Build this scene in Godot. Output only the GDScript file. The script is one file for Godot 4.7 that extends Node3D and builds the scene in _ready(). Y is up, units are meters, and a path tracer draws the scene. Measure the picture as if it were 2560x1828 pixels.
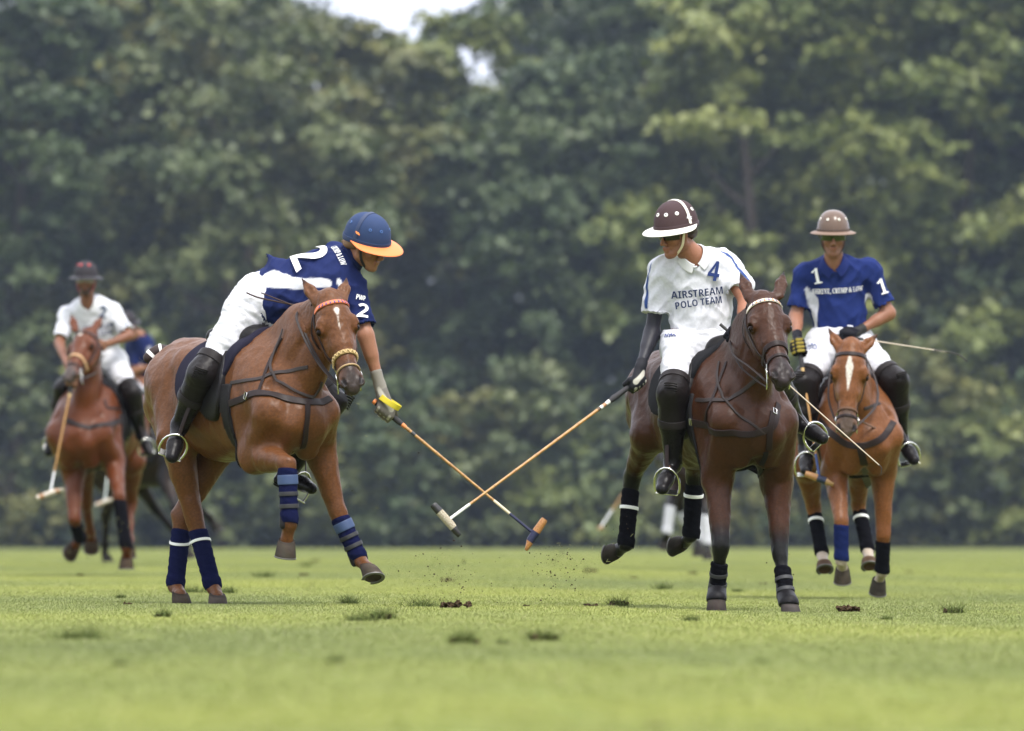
extends Node3D
# Polo match on a mown field, wooded bank behind. Long lens, overcast daylight.
# Photo pixels (2560 x 1828) are turned into rays; distances come from the ground, from bone lengths and from what things touch.

const FPX := 21500.0
const EYE := 0.55
const HORIZON := 1294.0
const UPV := Vector3(0, 1, 0)
var pitch := atan((HORIZON - 914.0) / FPX)
var rng := RandomNumberGenerator.new()
var names_used := {}
var mats := {}

class Sdf:
	# smooth union of tapered capsules; mode 0 adds, 1 cuts, 2 intersects
	var pa := PackedVector3Array()
	var pv := PackedVector3Array()
	var il := PackedFloat32Array()
	var ra := PackedFloat32Array()
	var dr := PackedFloat32Array()
	var kk := PackedFloat32Array()
	var sc := PackedFloat32Array()
	var md := PackedInt32Array()
	var fl := PackedInt32Array()
	var ms: Array[Basis] = []
	var cp := PackedVector3Array()
	var cn := PackedVector3Array()
	var offset := 0.0
	var offset_until := -1
	var lo := Vector3(1e9, 1e9, 1e9)
	var hi := Vector3(-1e9, -1e9, -1e9)

	func cap(a: Vector3, b: Vector3, r0: float, r1: float, k := 0.04, mode := 0, m = null) -> void:
		var v := b - a
		var f := 0
		var mm := Basis()
		var s := 1.0
		if m != null:
			f = 1
			mm = m
			v = mm * v
			var big := maxf(mm.x.length(), maxf(mm.y.length(), mm.z.length()))
			s = 1.0 / sqrt(maxf(1.0, big))
		pa.append(a); pv.append(v)
		il.append(1.0 / maxf(v.length_squared(), 1e-9))
		ra.append(r0); dr.append(r1 - r0); kk.append(maxf(k, 1e-4)); sc.append(s); md.append(mode); fl.append(f); ms.append(mm)
		if mode == 0:
			var r := maxf(r0, r1) * 1.9 + 0.02 if f == 1 else maxf(r0, r1) + 0.02
			var e := Vector3(r, r, r)
			lo = lo.min(a - e).min(b - e)
			hi = hi.max(a + e).max(b + e)

	func ball(c: Vector3, r: float, k := 0.04, mode := 0, m = null) -> void:
		cap(c, c + Vector3(0, 1e-4, 0), r, r, k, mode, m)

	func clip(p: Vector3, n: Vector3) -> void:
		cp.append(p); cn.append(n.normalized())

	func copy_from(o: Sdf, off: float) -> void:
		for i in o.pa.size():
			pa.append(o.pa[i]); pv.append(o.pv[i]); il.append(o.il[i]); ra.append(o.ra[i]); dr.append(o.dr[i]); kk.append(o.kk[i]); sc.append(o.sc[i]); md.append(o.md[i]); fl.append(o.fl[i]); ms.append(o.ms[i])
		offset = off
		offset_until = pa.size()
		lo = o.lo; hi = o.hi

	func all_ids() -> PackedInt32Array:
		var a := PackedInt32Array()
		for i in pa.size():
			a.append(i)
		return a

	func ev(p: Vector3, ids: PackedInt32Array) -> float:
		var d := 10.0
		var off := offset_until > 0
		for i in ids:
			if off and i >= offset_until:
				d -= offset
				off = false
			var q := p - pa[i]
			if fl[i] == 1:
				q = ms[i] * q
			var v := pv[i]
			var t := clampf(q.dot(v) * il[i], 0.0, 1.0)
			var e := ((q - v * t).length() - ra[i] - dr[i] * t) * sc[i]
			var k := kk[i]
			if md[i] == 0:
				var h := k - absf(d - e)
				d = minf(d, e)
				if h > 0.0:
					d -= h * h / (4.0 * k)
			else:
				if md[i] == 1:
					e = -e
				var h := k - absf(d - e)
				d = maxf(d, e)
				if h > 0.0:
					d += h * h / (4.0 * k)
		if off:
			d -= offset
		for c in cp.size():
			d = maxf(d, (p - cp[c]).dot(cn[c]))
		return d

	func prim(p: Vector3, i: int) -> float:
		var q := p - pa[i]
		if fl[i] == 1:
			q = ms[i] * q
		var v := pv[i]
		var t := clampf(q.dot(v) * il[i], 0.0, 1.0)
		return ((q - v * t).length() - ra[i] - dr[i] * t) * sc[i]

	func grad(p: Vector3, ids: PackedInt32Array, e := 0.004) -> Vector3:
		var d := ev(p, ids)
		return Vector3(ev(p + Vector3(e, 0, 0), ids) - d, ev(p + Vector3(0, e, 0), ids) - d, ev(p + Vector3(0, 0, e), ids) - d).normalized()

	# ---- surface nets over an octree
	var h := 0.01
	var n := Vector3i()
	var org := Vector3()
	var cells := {}
	var corner := {}
	var verts := PackedVector3Array()

	func val(ix: int, iy: int, iz: int, ids: PackedInt32Array) -> float:
		var key := ix | (iy << 20) | (iz << 40)
		var got = corner.get(key)
		if got != null:
			return got
		var d := ev(org + Vector3(ix, iy, iz) * h, ids)
		corner[key] = d
		return d

	func node(ix: int, iy: int, iz: int, size: int, ids: PackedInt32Array) -> void:
		var c := org + (Vector3(ix, iy, iz) + Vector3.ONE * (size * 0.5)) * h
		var r := size * h * 0.87
		var f := ev(c, ids)
		if absf(f) > r * 1.55 + 0.002:
			return
		if size == 1:
			leaf(ix, iy, iz, ids)
			return
		var keep := ids
		if ids.size() > 3:
			keep = PackedInt32Array()
			var until := offset if offset_until > 0 else 0.0
			for i in ids:
				var e := prim(c, i)
				if md[i] == 0:
					if e < maxf(f + until, 0.0) + 2.6 * r + kk[i] * 1.2 + 0.004:
						keep.append(i)
				elif md[i] == 1:
					if e < 1.7 * r + kk[i] * 1.2:
						keep.append(i)
				elif e > -1.7 * r - kk[i] * 1.2:
					keep.append(i)
		var s := size >> 1
		for k in 8:
			node(ix + (k & 1) * s, iy + ((k >> 1) & 1) * s, iz + ((k >> 2) & 1) * s, s, keep)

	func leaf(ix: int, iy: int, iz: int, ids: PackedInt32Array) -> void:
		var d := [0.0, 0.0, 0.0, 0.0, 0.0, 0.0, 0.0, 0.0]
		var mask := 0
		for k in 8:
			var x := val(ix + (k & 1), iy + ((k >> 1) & 1), iz + ((k >> 2) & 1), ids)
			d[k] = x
			if x < 0.0:
				mask |= 1 << k
		if mask == 0 or mask == 255:
			return
		var s := Vector3.ZERO
		var m := 0
		for e in [[0, 1], [2, 3], [4, 5], [6, 7], [0, 2], [1, 3], [4, 6], [5, 7], [0, 4], [1, 5], [2, 6], [3, 7]]:
			var a: int = e[0]
			var b: int = e[1]
			if ((mask >> a) & 1) != ((mask >> b) & 1):
				var t: float = d[a] / (d[a] - d[b])
				var A := Vector3(a & 1, (a >> 1) & 1, (a >> 2) & 1)
				var B := Vector3(b & 1, (b >> 1) & 1, (b >> 2) & 1)
				s += A.lerp(B, t)
				m += 1
		cells[ix | (iy << 20) | (iz << 40)] = verts.size() | (mask << 32)
		verts.append(org + (Vector3(ix, iy, iz) + s / m) * h)

	# returns [verts, normals, indices]
	func mesh(cell: float) -> Array:
		h = cell
		cells = {}; corner = {}; verts = PackedVector3Array()
		org = lo - Vector3.ONE * cell * 2.0
		var ext := (hi - lo) / cell + Vector3.ONE * 4.0
		var top := 16
		var ids := all_ids()
		for x in range(0, int(ext.x) + 1, top):
			for y in range(0, int(ext.y) + 1, top):
				for z in range(0, int(ext.z) + 1, top):
					node(x, y, z, top, ids)
		var idx := PackedInt32Array()
		var sx := 1
		var sy := 1 << 20
		var sz := 1 << 40
		for key in cells:
			var e: int = cells[key]
			var mask := e >> 32
			var v0 := e & 0xffffffff
			var m0 := mask & 1
			for ax in 3:
				var bit := (mask >> (1 << ax)) & 1
				if bit == m0:
					continue
				var u: int = [sy, sz, sx][ax]
				var w: int = [sz, sx, sy][ax]
				var c1 = cells.get(key - u)
				var c2 = cells.get(key - u - w)
				var c3 = cells.get(key - w)
				if c1 == null or c2 == null or c3 == null:
					continue
				var v1: int = c1 & 0xffffffff
				var v2: int = c2 & 0xffffffff
				var v3: int = c3 & 0xffffffff
				if m0 == 1:
					idx.append_array([v0, v2, v1, v0, v3, v2])
				else:
					idx.append_array([v0, v1, v2, v0, v2, v3])
		var nor := PackedVector3Array()
		nor.resize(verts.size())
		for i in range(0, idx.size(), 3):
			var a := idx[i]; var b := idx[i + 1]; var c := idx[i + 2]
			var g := (verts[c] - verts[a]).cross(verts[b] - verts[a])
			nor[a] += g; nor[b] += g; nor[c] += g
		for i in nor.size():
			nor[i] = nor[i].normalized()
		corner = {}; cells = {}
		return [verts, nor, idx]

# ------------------------------------------------------------------ camera maths
func ray(x: float, y: float) -> Vector3:
	var c := Vector3((x - 1280.0) / FPX, (914.0 - y) / FPX, -1.0)
	return c.rotated(Vector3.RIGHT, pitch)

func P(x: float, y: float, d: float) -> Vector3:
	var r := ray(x, y)
	return Vector3(0, EYE, 0) + r * (d / -r.z)

func pix(p: Vector3) -> Vector2:
	var q := (p - Vector3(0, EYE, 0)).rotated(Vector3.RIGHT, -pitch)
	return Vector2(1280.0 + q.x / -q.z * FPX, 914.0 - q.y / -q.z * FPX)

# point on the pixel's ray at bone length L from parent; toward = +1 nearer the camera, -1 farther
func reach(parent: Vector3, x: float, y: float, L: float, toward: float) -> Vector3:
	var o := Vector3(0, EYE, 0)
	var u := ray(x, y).normalized()
	var tc := (parent - o).dot(u)
	var q := o + u * tc
	var m := L * L - q.distance_squared_to(parent)
	if m < 0.0:
		return q
	return q - u * sqrt(m) * toward

func ground_y(x: float, z: float) -> float:
	var f := 1.0 - smoothstep(-0.5, 2.0, x)
	return 0.042 * f * smoothstep(-140.0, -90.0, z)

# ------------------------------------------------------------------ nodes
func numbered(called: String) -> String:
	if not names_used.has(called):
		names_used[called] = 0
		return called
	names_used[called] += 1
	return "%s_%03d" % [called, names_used[called]]

func thing(called: String, label: String, category: String, at := Vector3.ZERO, group := "") -> Node3D:
	var o := Node3D.new()
	o.name = numbered(called)
	add_child(o)
	o.position = at
	tag(o, label, category, group)
	return o

func tag(o: Node, label: String, category: String, group := "", kind := "") -> void:
	if label: o.set_meta("label", label)
	if category: o.set_meta("category", category)
	if group: o.set_meta("group", group)
	if kind: o.set_meta("kind", kind)

func part(called: String, mesh: Mesh, m: Material, parent: Node, shift := Vector3.ZERO) -> MeshInstance3D:
	var o := MeshInstance3D.new()
	o.name = called if parent != self else numbered(called)
	o.mesh = mesh
	o.material_override = m
	parent.add_child(o, true)
	if parent is Node3D and parent != self:
		o.position = shift
	return o

# all geometry is computed in world coordinates; the parts are stored relative to their thing
func base_of(o: Node) -> Vector3:
	var s := Vector3.ZERO
	var p: Node = o
	while p != self and p != null:
		s += (p as Node3D).position
		p = p.get_parent()
	return s

func wpart(called: String, arr: Array, m: Material, parent: Node, colors = null) -> MeshInstance3D:
	var b := base_of(parent)
	var v: PackedVector3Array = arr[0]
	var w := PackedVector3Array()
	w.resize(v.size())
	for i in v.size():
		w[i] = v[i] - b
	var a := []
	a.resize(Mesh.ARRAY_MAX)
	a[Mesh.ARRAY_VERTEX] = w
	a[Mesh.ARRAY_NORMAL] = arr[1]
	a[Mesh.ARRAY_INDEX] = arr[2]
	if colors != null:
		a[Mesh.ARRAY_COLOR] = colors
	if arr.size() > 3 and arr[3] != null:
		a[Mesh.ARRAY_TEX_UV] = arr[3]
	var mesh := ArrayMesh.new()
	mesh.add_surface_from_arrays(Mesh.PRIMITIVE_TRIANGLES, a)
	return part(called, mesh, m, parent)

# ------------------------------------------------------------------ mesh helpers: [verts, normals, indices]
func smooth_normals(v: PackedVector3Array, idx: PackedInt32Array) -> PackedVector3Array:
	var nor := PackedVector3Array()
	nor.resize(v.size())
	for i in range(0, idx.size(), 3):
		var a := idx[i]; var b := idx[i + 1]; var c := idx[i + 2]
		var g := (v[c] - v[a]).cross(v[b] - v[a])
		nor[a] += g; nor[b] += g; nor[c] += g
	for i in nor.size():
		nor[i] = nor[i].normalized()
	return nor

# rings: Array of PackedVector3Array of equal size (closed rings); capped
func loft(rings: Array, caps := true) -> Array:
	var v := PackedVector3Array()
	var idx := PackedInt32Array()
	var n: int = rings[0].size()
	for r in rings:
		v.append_array(r)
	for i in rings.size() - 1:
		for j in n:
			var a := i * n + j
			var b := i * n + (j + 1) % n
			idx.append_array([a, b, a + n, b, b + n, a + n])
	if caps:
		for e in [0, rings.size() - 1]:
			var c := Vector3.ZERO
			for q in rings[e]:
				c += q
			c /= n
			var at := v.size()
			v.append_array(rings[e])
			v.append(c)
			for j in n:
				if e == 0:
					idx.append_array([at + n, at + (j + 1) % n, at + j])
				else:
					idx.append_array([at + n, at + j, at + (j + 1) % n])
	# orient outwards
	var mid := Vector3.ZERO
	for q in v: mid += q
	mid /= v.size()
	var nor := smooth_normals(v, idx)
	var s := 0.0
	for i in nor.size():
		var ring_mid := mid
		s += nor[i].dot(v[i] - ring_mid)
	if s < 0.0:
		for i in range(0, idx.size(), 3):
			var t := idx[i + 1]
			idx[i + 1] = idx[i + 2]
			idx[i + 2] = t
		for i in nor.size():
			nor[i] = -nor[i]
	return [v, nor, idx]

func frame_of(dir: Vector3, hint := Vector3.UP) -> Basis:
	var z := dir.normalized()
	var x := hint.cross(z)
	if x.length() < 1e-3:
		x = Vector3.RIGHT.cross(z)
		if x.length() < 1e-3:
			x = Vector3.FORWARD.cross(z)
	x = x.normalized()
	return Basis(x, z.cross(x).normalized(), z)

func spline(pts: Array, per := 6) -> PackedVector3Array:
	var out := PackedVector3Array()
	var n := pts.size()
	for i in n - 1:
		var p0: Vector3 = pts[maxi(i - 1, 0)]
		var p1: Vector3 = pts[i]
		var p2: Vector3 = pts[i + 1]
		var p3: Vector3 = pts[mini(i + 2, n - 1)]
		for s in per:
			out.append(p1.cubic_interpolate(p2, p0, p3, s / float(per)))
	out.append(pts[n - 1])
	return out

# round tube along a path; r is a float or an array of radii matching the path
func tube(path: PackedVector3Array, r, sides := 8) -> Array:
	var rings := []
	var last := Vector3.UP
	for i in path.size():
		var d := path[mini(i + 1, path.size() - 1)] - path[maxi(i - 1, 0)]
		var f := frame_of(d, last)
		last = f.y
		var rr: float = r[i] if r is Array or r is PackedFloat32Array else r
		var ring := PackedVector3Array()
		for j in sides:
			var a := TAU * j / sides
			ring.append(path[i] + (f.x * cos(a) + f.y * sin(a)) * rr)
		rings.append(ring)
	return loft(rings)

# flat strap along a path: nors point away from what it lies on
func strap(path: PackedVector3Array, nors: PackedVector3Array, width: float, thick: float) -> Array:
	var rings := []
	for i in path.size():
		var d := (path[mini(i + 1, path.size() - 1)] - path[maxi(i - 1, 0)]).normalized()
		var nn := nors[i]
		nn = (nn - d * nn.dot(d)).normalized()
		var s := d.cross(nn).normalized()
		var w := s * width * 0.5
		var t := nn * thick * 0.5
		var ring := PackedVector3Array()
		for q in [[-1.0, -0.7], [-0.85, -1.0], [0.85, -1.0], [1.0, -0.7], [1.0, 0.5], [0.8, 1.0], [-0.8, 1.0], [-1.0, 0.5]]:
			ring.append(path[i] + w * q[0] + t * q[1])
		rings.append(ring)
	return loft(rings)

func merge(list: Array) -> Array:
	var v := PackedVector3Array()
	var nn := PackedVector3Array()
	var idx := PackedInt32Array()
	for m in list:
		var at := v.size()
		v.append_array(m[0])
		nn.append_array(m[1])
		for i in m[2]:
			idx.append(i + at)
	return [v, nn, idx]

func boxm(c: Vector3, b: Basis, size: Vector3, bevel := 0.15) -> Array:
	# bevelled box as a loft of rounded rectangles along b.z
	var rings := []
	var hx := size.x * 0.5
	var hy := size.y * 0.5
	var bv := minf(hx, hy) * bevel
	for e in [[-1.0, bv], [-1.0, 0.0], [1.0, 0.0], [1.0, bv]]:
		var k: float = e[1]
		var zz: float = e[0] * (size.z * 0.5) - (e[0] * bv if k == 0.0 else 0.0)
		var ring := PackedVector3Array()
		for q in [[-1, -1, 1, 0], [1, -1, -1, 0], [1, -1, 0, 1], [1, 1, 0, -1], [1, 1, -1, 0], [-1, 1, 1, 0], [-1, 1, 0, -1], [-1, -1, 0, 1]]:
			var x: float = q[0] * (hx - k) + q[2] * bv
			var y: float = q[1] * (hy - k) + q[3] * bv
			ring.append(c + b.x * x + b.y * y + b.z * zz)
		rings.append(ring)
	return loft(rings)

func solid(v: PackedVector3Array, c: Color) -> PackedColorArray:
	var a := PackedColorArray()
	a.resize(v.size())
	a.fill(c)
	return a

# ------------------------------------------------------------------ materials
func lin(r: float, g: float, b: float) -> Color:
	return Color(r, g, b).linear_to_srgb()

func mat(called: String, c: Color, rough := 0.8, spec := 0.5, metal := 0.0, vcol := false) -> StandardMaterial3D:
	if mats.has(called):
		return mats[called]
	var m := StandardMaterial3D.new()
	m.resource_name = called
	m.albedo_color = c
	m.roughness = rough
	m.metallic_specular = spec
	m.metallic = metal
	m.vertex_color_use_as_albedo = vcol
	mats[called] = m
	return m

var tex_seen := {}

func noise_tex(seed_: int, freq: float, lo: Color, hi: Color, oct := 4, normal := false, bump := 4.0, size := 512) -> NoiseTexture2D:
	var key := str([seed_, freq, lo, hi, oct, normal, bump, size])
	if tex_seen.has(key):
		return tex_seen[key]
	var t := NoiseTexture2D.new()
	tex_seen[key] = t
	var f := FastNoiseLite.new()
	f.seed = seed_
	f.frequency = freq
	f.fractal_octaves = oct
	t.noise = f
	t.width = size
	t.height = size
	t.seamless = true
	if normal:
		t.as_normal_map = true
		t.bump_strength = bump
	else:
		var g := Gradient.new()
		g.set_color(0, lo)
		g.set_color(1, hi)
		t.color_ramp = g
	return t

func tri(m: StandardMaterial3D, scale: float, world := false) -> StandardMaterial3D:
	m.uv1_triplanar = true
	m.uv1_world_triplanar = world
	m.uv1_scale = Vector3.ONE * scale
	return m

# ------------------------------------------------------------------ setting
func make_camera_and_light() -> void:
	var cam := Camera3D.new()
	cam.name = "camera"
	cam.position = Vector3(0, EYE, 0)
	cam.rotation.x = pitch
	cam.fov = rad_to_deg(2.0 * atan(914.0 / FPX))
	cam.near = 0.5
	cam.far = 900.0
	var at := CameraAttributesPhysical.new()
	at.frustum_focal_length = 24.0 / 2.0 / (914.0 / FPX)
	at.frustum_focus_distance = 49.9
	at.exposure_aperture = 3.3
	cam.attributes = at
	cam.fov = rad_to_deg(2.0 * atan(914.0 / FPX))
	add_child(cam)
	var we := WorldEnvironment.new()
	we.name = "world_environment"
	var env := Environment.new()
	env.background_mode = Environment.BG_SKY
	var sky := Sky.new()
	var sm := ProceduralSkyMaterial.new()
	sm.sky_top_color = Color(0.96, 0.97, 1.0)
	sm.sky_horizon_color = Color(0.66, 0.68, 0.735)
	sm.sky_curve = 0.45
	sm.ground_bottom_color = Color(0.25, 0.28, 0.2)
	sm.ground_horizon_color = Color(0.70, 0.72, 0.74)
	sm.sky_energy_multiplier = 1.0
	sky.sky_material = sm
	env.sky = sky
	env.tonemap_mode = Environment.TONE_MAPPER_LINEAR
	env.tonemap_exposure = 3.0
	env.sdfgi_enabled = true
	env.ssao_enabled = true
	env.ssil_enabled = true
	env.fog_enabled = true
	env.fog_density = 0.00007
	env.fog_light_color = Color(0.80, 0.86, 0.95)
	env.volumetric_fog_enabled = true
	env.volumetric_fog_density = 0.0
	we.environment = env
	add_child(we)
	var sun := DirectionalLight3D.new()
	sun.name = "sun"
	sun.light_energy = 0.5
	sun.light_angular_distance = 18.0
	sun.light_color = Color(1.0, 0.985, 0.965)
	sun.rotation_degrees = Vector3(-58, 28, 0)
	sun.shadow_enabled = true
	add_child(sun)

func make_ground() -> void:
	var xs := [-400.0, -120.0, -40.0, -16.0]
	var x := -10.0
	while x <= 10.0:
		xs.append(x)
		x += 0.25
	xs.append_array([16.0, 40.0, 120.0, 400.0])
	var zs := [30.0, 0.0, -15.0, -30.0, -60.0, -90.0]
	var z := -95.0
	while z >= -150.0:
		zs.append(z)
		z -= 5.0
	var v := PackedVector3Array()
	var idx := PackedInt32Array()
	for zz in zs:
		for xx in xs:
			v.append(Vector3(xx, ground_y(xx, zz) if absf(xx) < 100.0 else 0.0, zz))
	var n := xs.size()
	for i in zs.size() - 1:
		for j in n - 1:
			var a := i * n + j
			idx.append_array([a, a + n, a + 1, a + 1, a + n, a + n + 1])
	var nor := PackedVector3Array()
	nor.resize(v.size())
	nor.fill(Vector3.UP)
	var gm := mat("turf", lin(0.17, 0.20, 0.055), 0.95, 0.2)
	gm.albedo_texture = noise_tex(3, 0.012, Color(0.72, 0.74, 0.62), Color(1.0, 1.0, 1.0), 5)
	tri(gm, 0.18, true)
	var o := wpart("ground", [v, nor, idx], gm, self)
	tag(o, "", "", "", "structure")
	# wooded bank beyond the field
	v = PackedVector3Array(); idx = PackedInt32Array()
	var hx := [-400.0, -60.0, -30.0, -20.0, -12.0, -6.0, 0.0, 6.0, 12.0, 20.0, 30.0, 60.0, 400.0]
	var hz := [-149.0, -152.0, -156.0, -162.0, -170.0, -190.0, -230.0, -420.0]
	var hy := [-0.05, 0.10, 0.5, 1.1, 1.9, 3.2, 4.2, 4.5]
	var fn := FastNoiseLite.new()
	fn.seed = 5
	fn.frequency = 0.08
	for i in hz.size():
		for xx in hx:
			v.append(Vector3(xx, hy[i] + fn.get_noise_2d(xx, hz[i]) * 0.4 * minf(1.0, i), hz[i]))
	n = hx.size()
	for i in hz.size() - 1:
		for j in n - 1:
			var a := i * n + j
			idx.append_array([a, a + n, a + 1, a + 1, a + n, a + n + 1])
	var hm := mat("forest_floor", lin(0.045, 0.05, 0.028), 1.0, 0.1)
	hm.albedo_texture = noise_tex(8, 0.03, Color(0.5, 0.5, 0.45), Color(1, 1, 1), 4)
	tri(hm, 0.3, true)
	o = wpart("wooded_hill", [v, smooth_normals(v, idx), idx], hm, self)
	tag(o, "", "", "", "structure")

func make_grass() -> void:
	rng.seed = 11
	var patches := []
	for q in 3:
		var v := PackedVector3Array()
		var nor := PackedVector3Array()
		var col := PackedColorArray()
		for b in 1150:
			var p := Vector3(rng.randf_range(-0.22, 0.22), 0, rng.randf_range(-0.22, 0.22))
			var a := rng.randf() * TAU
			var h := rng.randf_range(0.006, 0.0115)
			if rng.randf() < 0.03:
				h *= 1.35
			var w := Vector3(cos(a), 0, sin(a)) * rng.randf_range(0.0012, 0.0020)
			var lean := Vector3(rng.randf_range(-1, 1), 0, rng.randf_range(-1, 1)) * h * 0.75
			var fn := (Vector3(-sin(a), 0.9, cos(a)) + lean * 8.0).normalized()
			v.append_array([p + w, p - w, p + lean + Vector3(0, h, 0)])
			nor.append_array([fn, fn, fn])
			# every blade is one of four grass colours at random
			var c: Color = [Color(0.212, 0.246, 0.066), Color(0.230, 0.262, 0.075), Color(0.262, 0.280, 0.094), Color(0.34, 0.31, 0.17)][[0, 0, 1, 1, 1, 2, 2, 0, 1, 0, 2, 1, 0, 1, 3][rng.randi() % 15]]
			col.append_array([c, c, c])
		var arr := []
		arr.resize(Mesh.ARRAY_MAX)
		arr[Mesh.ARRAY_VERTEX] = v
		arr[Mesh.ARRAY_NORMAL] = nor
		arr[Mesh.ARRAY_COLOR] = col
		var am := ArrayMesh.new()
		am.add_surface_from_arrays(Mesh.PRIMITIVE_TRIANGLES, arr)
		patches.append(am)
	var gm := mat("grass_blade", Color.WHITE, 0.55, 0.4, 0.0, true)
	gm.cull_mode = BaseMaterial3D.CULL_DISABLED
	gm.backlight_enabled = true
	gm.backlight = Color(0.35, 0.4, 0.15)
	var fn := FastNoiseLite.new()
	fn.seed = 21
	fn.frequency = 0.22
	fn.fractal_octaves = 3
	var xf := [[], [], []]
	var cl := [[], [], []]
	var z := -20.0
	while z > -149.4:
		var half := absf(z) * 0.062 + 1.6
		var step := 0.42 if z > -85.0 else 0.55
		var x := -half
		while x < half:
			var px := x + rng.randf_range(-0.08, 0.08)
			var pz := z + rng.randf_range(-0.08, 0.08)
			var nse := fn.get_noise_2d(px, pz * 0.35)
			var stretch := Vector3.ONE
			var hgt := 0.8 + rng.randf() * 0.35 + maxf(0.0, nse) * 0.5
			if step > 0.5:
				stretch = Vector3(1.35, 1.2, 1.35)
			var bs := Basis(UPV, rng.randf() * TAU).scaled(Vector3(stretch.x, hgt * stretch.y, stretch.z))
			var q := rng.randi() % 3
			xf[q].append(Transform3D(bs, Vector3(px, ground_y(px, pz), pz)))
			var g := 1.0 + nse * 0.30
			cl[q].append(Color(g * (1.0 + nse * 0.06), g, g * (1.0 - nse * 0.25)))
			x += step
		z -= step
	for q in 3:
		var mm := MultiMesh.new()
		mm.transform_format = MultiMesh.TRANSFORM_3D
		mm.use_colors = true
		mm.mesh = patches[q]
		mm.instance_count = xf[q].size()
		for i in xf[q].size():
			mm.set_instance_transform(i, xf[q][i])
			mm.set_instance_color(i, cl[q][i])
		var o := MultiMeshInstance3D.new()
		o.name = numbered("grass")
		o.multimesh = mm
		o.material_override = gm
		add_child(o)
		tag(o, "short mown green grass covering the polo field", "grass", "", "stuff")

# a crown: many leaf faces in flattened clumps spread through an uneven volume
func crown_mesh(seed_: int, rad: float, hgt: float, clumps: int, leaves: int, leaf: float, bottom := 0.0) -> ArrayMesh:
	var r := RandomNumberGenerator.new()
	r.seed = seed_
	var v := PackedVector3Array()
	var nor := PackedVector3Array()
	var col := PackedColorArray()
	for c in clumps:
		var t := pow(r.randf(), 0.85)
		var y := bottom + (hgt - bottom) * t
		var prof := sin(PI * clampf(0.16 + t * 0.80, 0.0, 1.0))
		prof = pow(maxf(prof, 0.03), 0.6)
		var a := r.randf() * TAU
		var rr := rad * prof * sqrt(r.randf_range(0.12, 1.0)) * (1.0 + 0.22 * sin(a * 3.0 + seed_) + 0.15 * sin(a * 5.0 + y))
		var ctr := Vector3(cos(a) * rr, y, sin(a) * rr)
		var cs := r.randf_range(0.40, 1.0) * rad * 0.42
		var tone := r.randf()
		# a bough: a few arching sprays of leaves that hang outwards
		var sprays := 7
		for sp in sprays:
			var sd := Vector3(cos(a) * 0.6 + r.randfn() * 0.8, r.randfn() * 0.35 + 0.15, sin(a) * 0.6 + r.randfn() * 0.8).normalized()
			var sl := cs * r.randf_range(0.6, 1.25)
			var sw := cs * r.randf_range(0.16, 0.34)
			var hang := r.randf_range(0.1, 0.5)
			var stone := tone * 0.7 + r.randf() * 0.3
			var n := int(leaves * r.randf_range(0.6, 1.3) / sprays)
			for l in n:
				var q := pow(r.randf(), 0.7)
				var p := ctr + sd * sl * q - Vector3(0, hang * sl * q * q, 0) + Vector3(r.randfn(), r.randfn() * 0.55, r.randfn()) * sw * (1.05 - q * 0.55)
				var up := (sd * 0.35 + Vector3(0, 0.75, 0) + Vector3(r.randfn(), r.randfn(), r.randfn()) * 0.6).normalized()
				var f := frame_of(up, Vector3(r.randfn(), r.randfn(), r.randfn()))
				var s := leaf * r.randf_range(0.6, 1.3)
				var w := f.x * s * 0.42
				var e := f.y * s
				v.append_array([p - e * 0.5, p + e * 0.55, p + w, p - e * 0.5, p - w, p + e * 0.55])
				for k in 6:
					nor.append(up)
				var cc := Color(0.050, 0.072, 0.030).lerp(Color(0.128, 0.142, 0.052), stone * 0.8 + r.randf() * 0.2)
				for k in 6:
					col.append(cc)
	var arr := []
	arr.resize(Mesh.ARRAY_MAX)
	arr[Mesh.ARRAY_VERTEX] = v
	arr[Mesh.ARRAY_NORMAL] = nor
	arr[Mesh.ARRAY_COLOR] = col
	var am := ArrayMesh.new()
	am.add_surface_from_arrays(Mesh.PRIMITIVE_TRIANGLES, arr)
	return am

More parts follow.
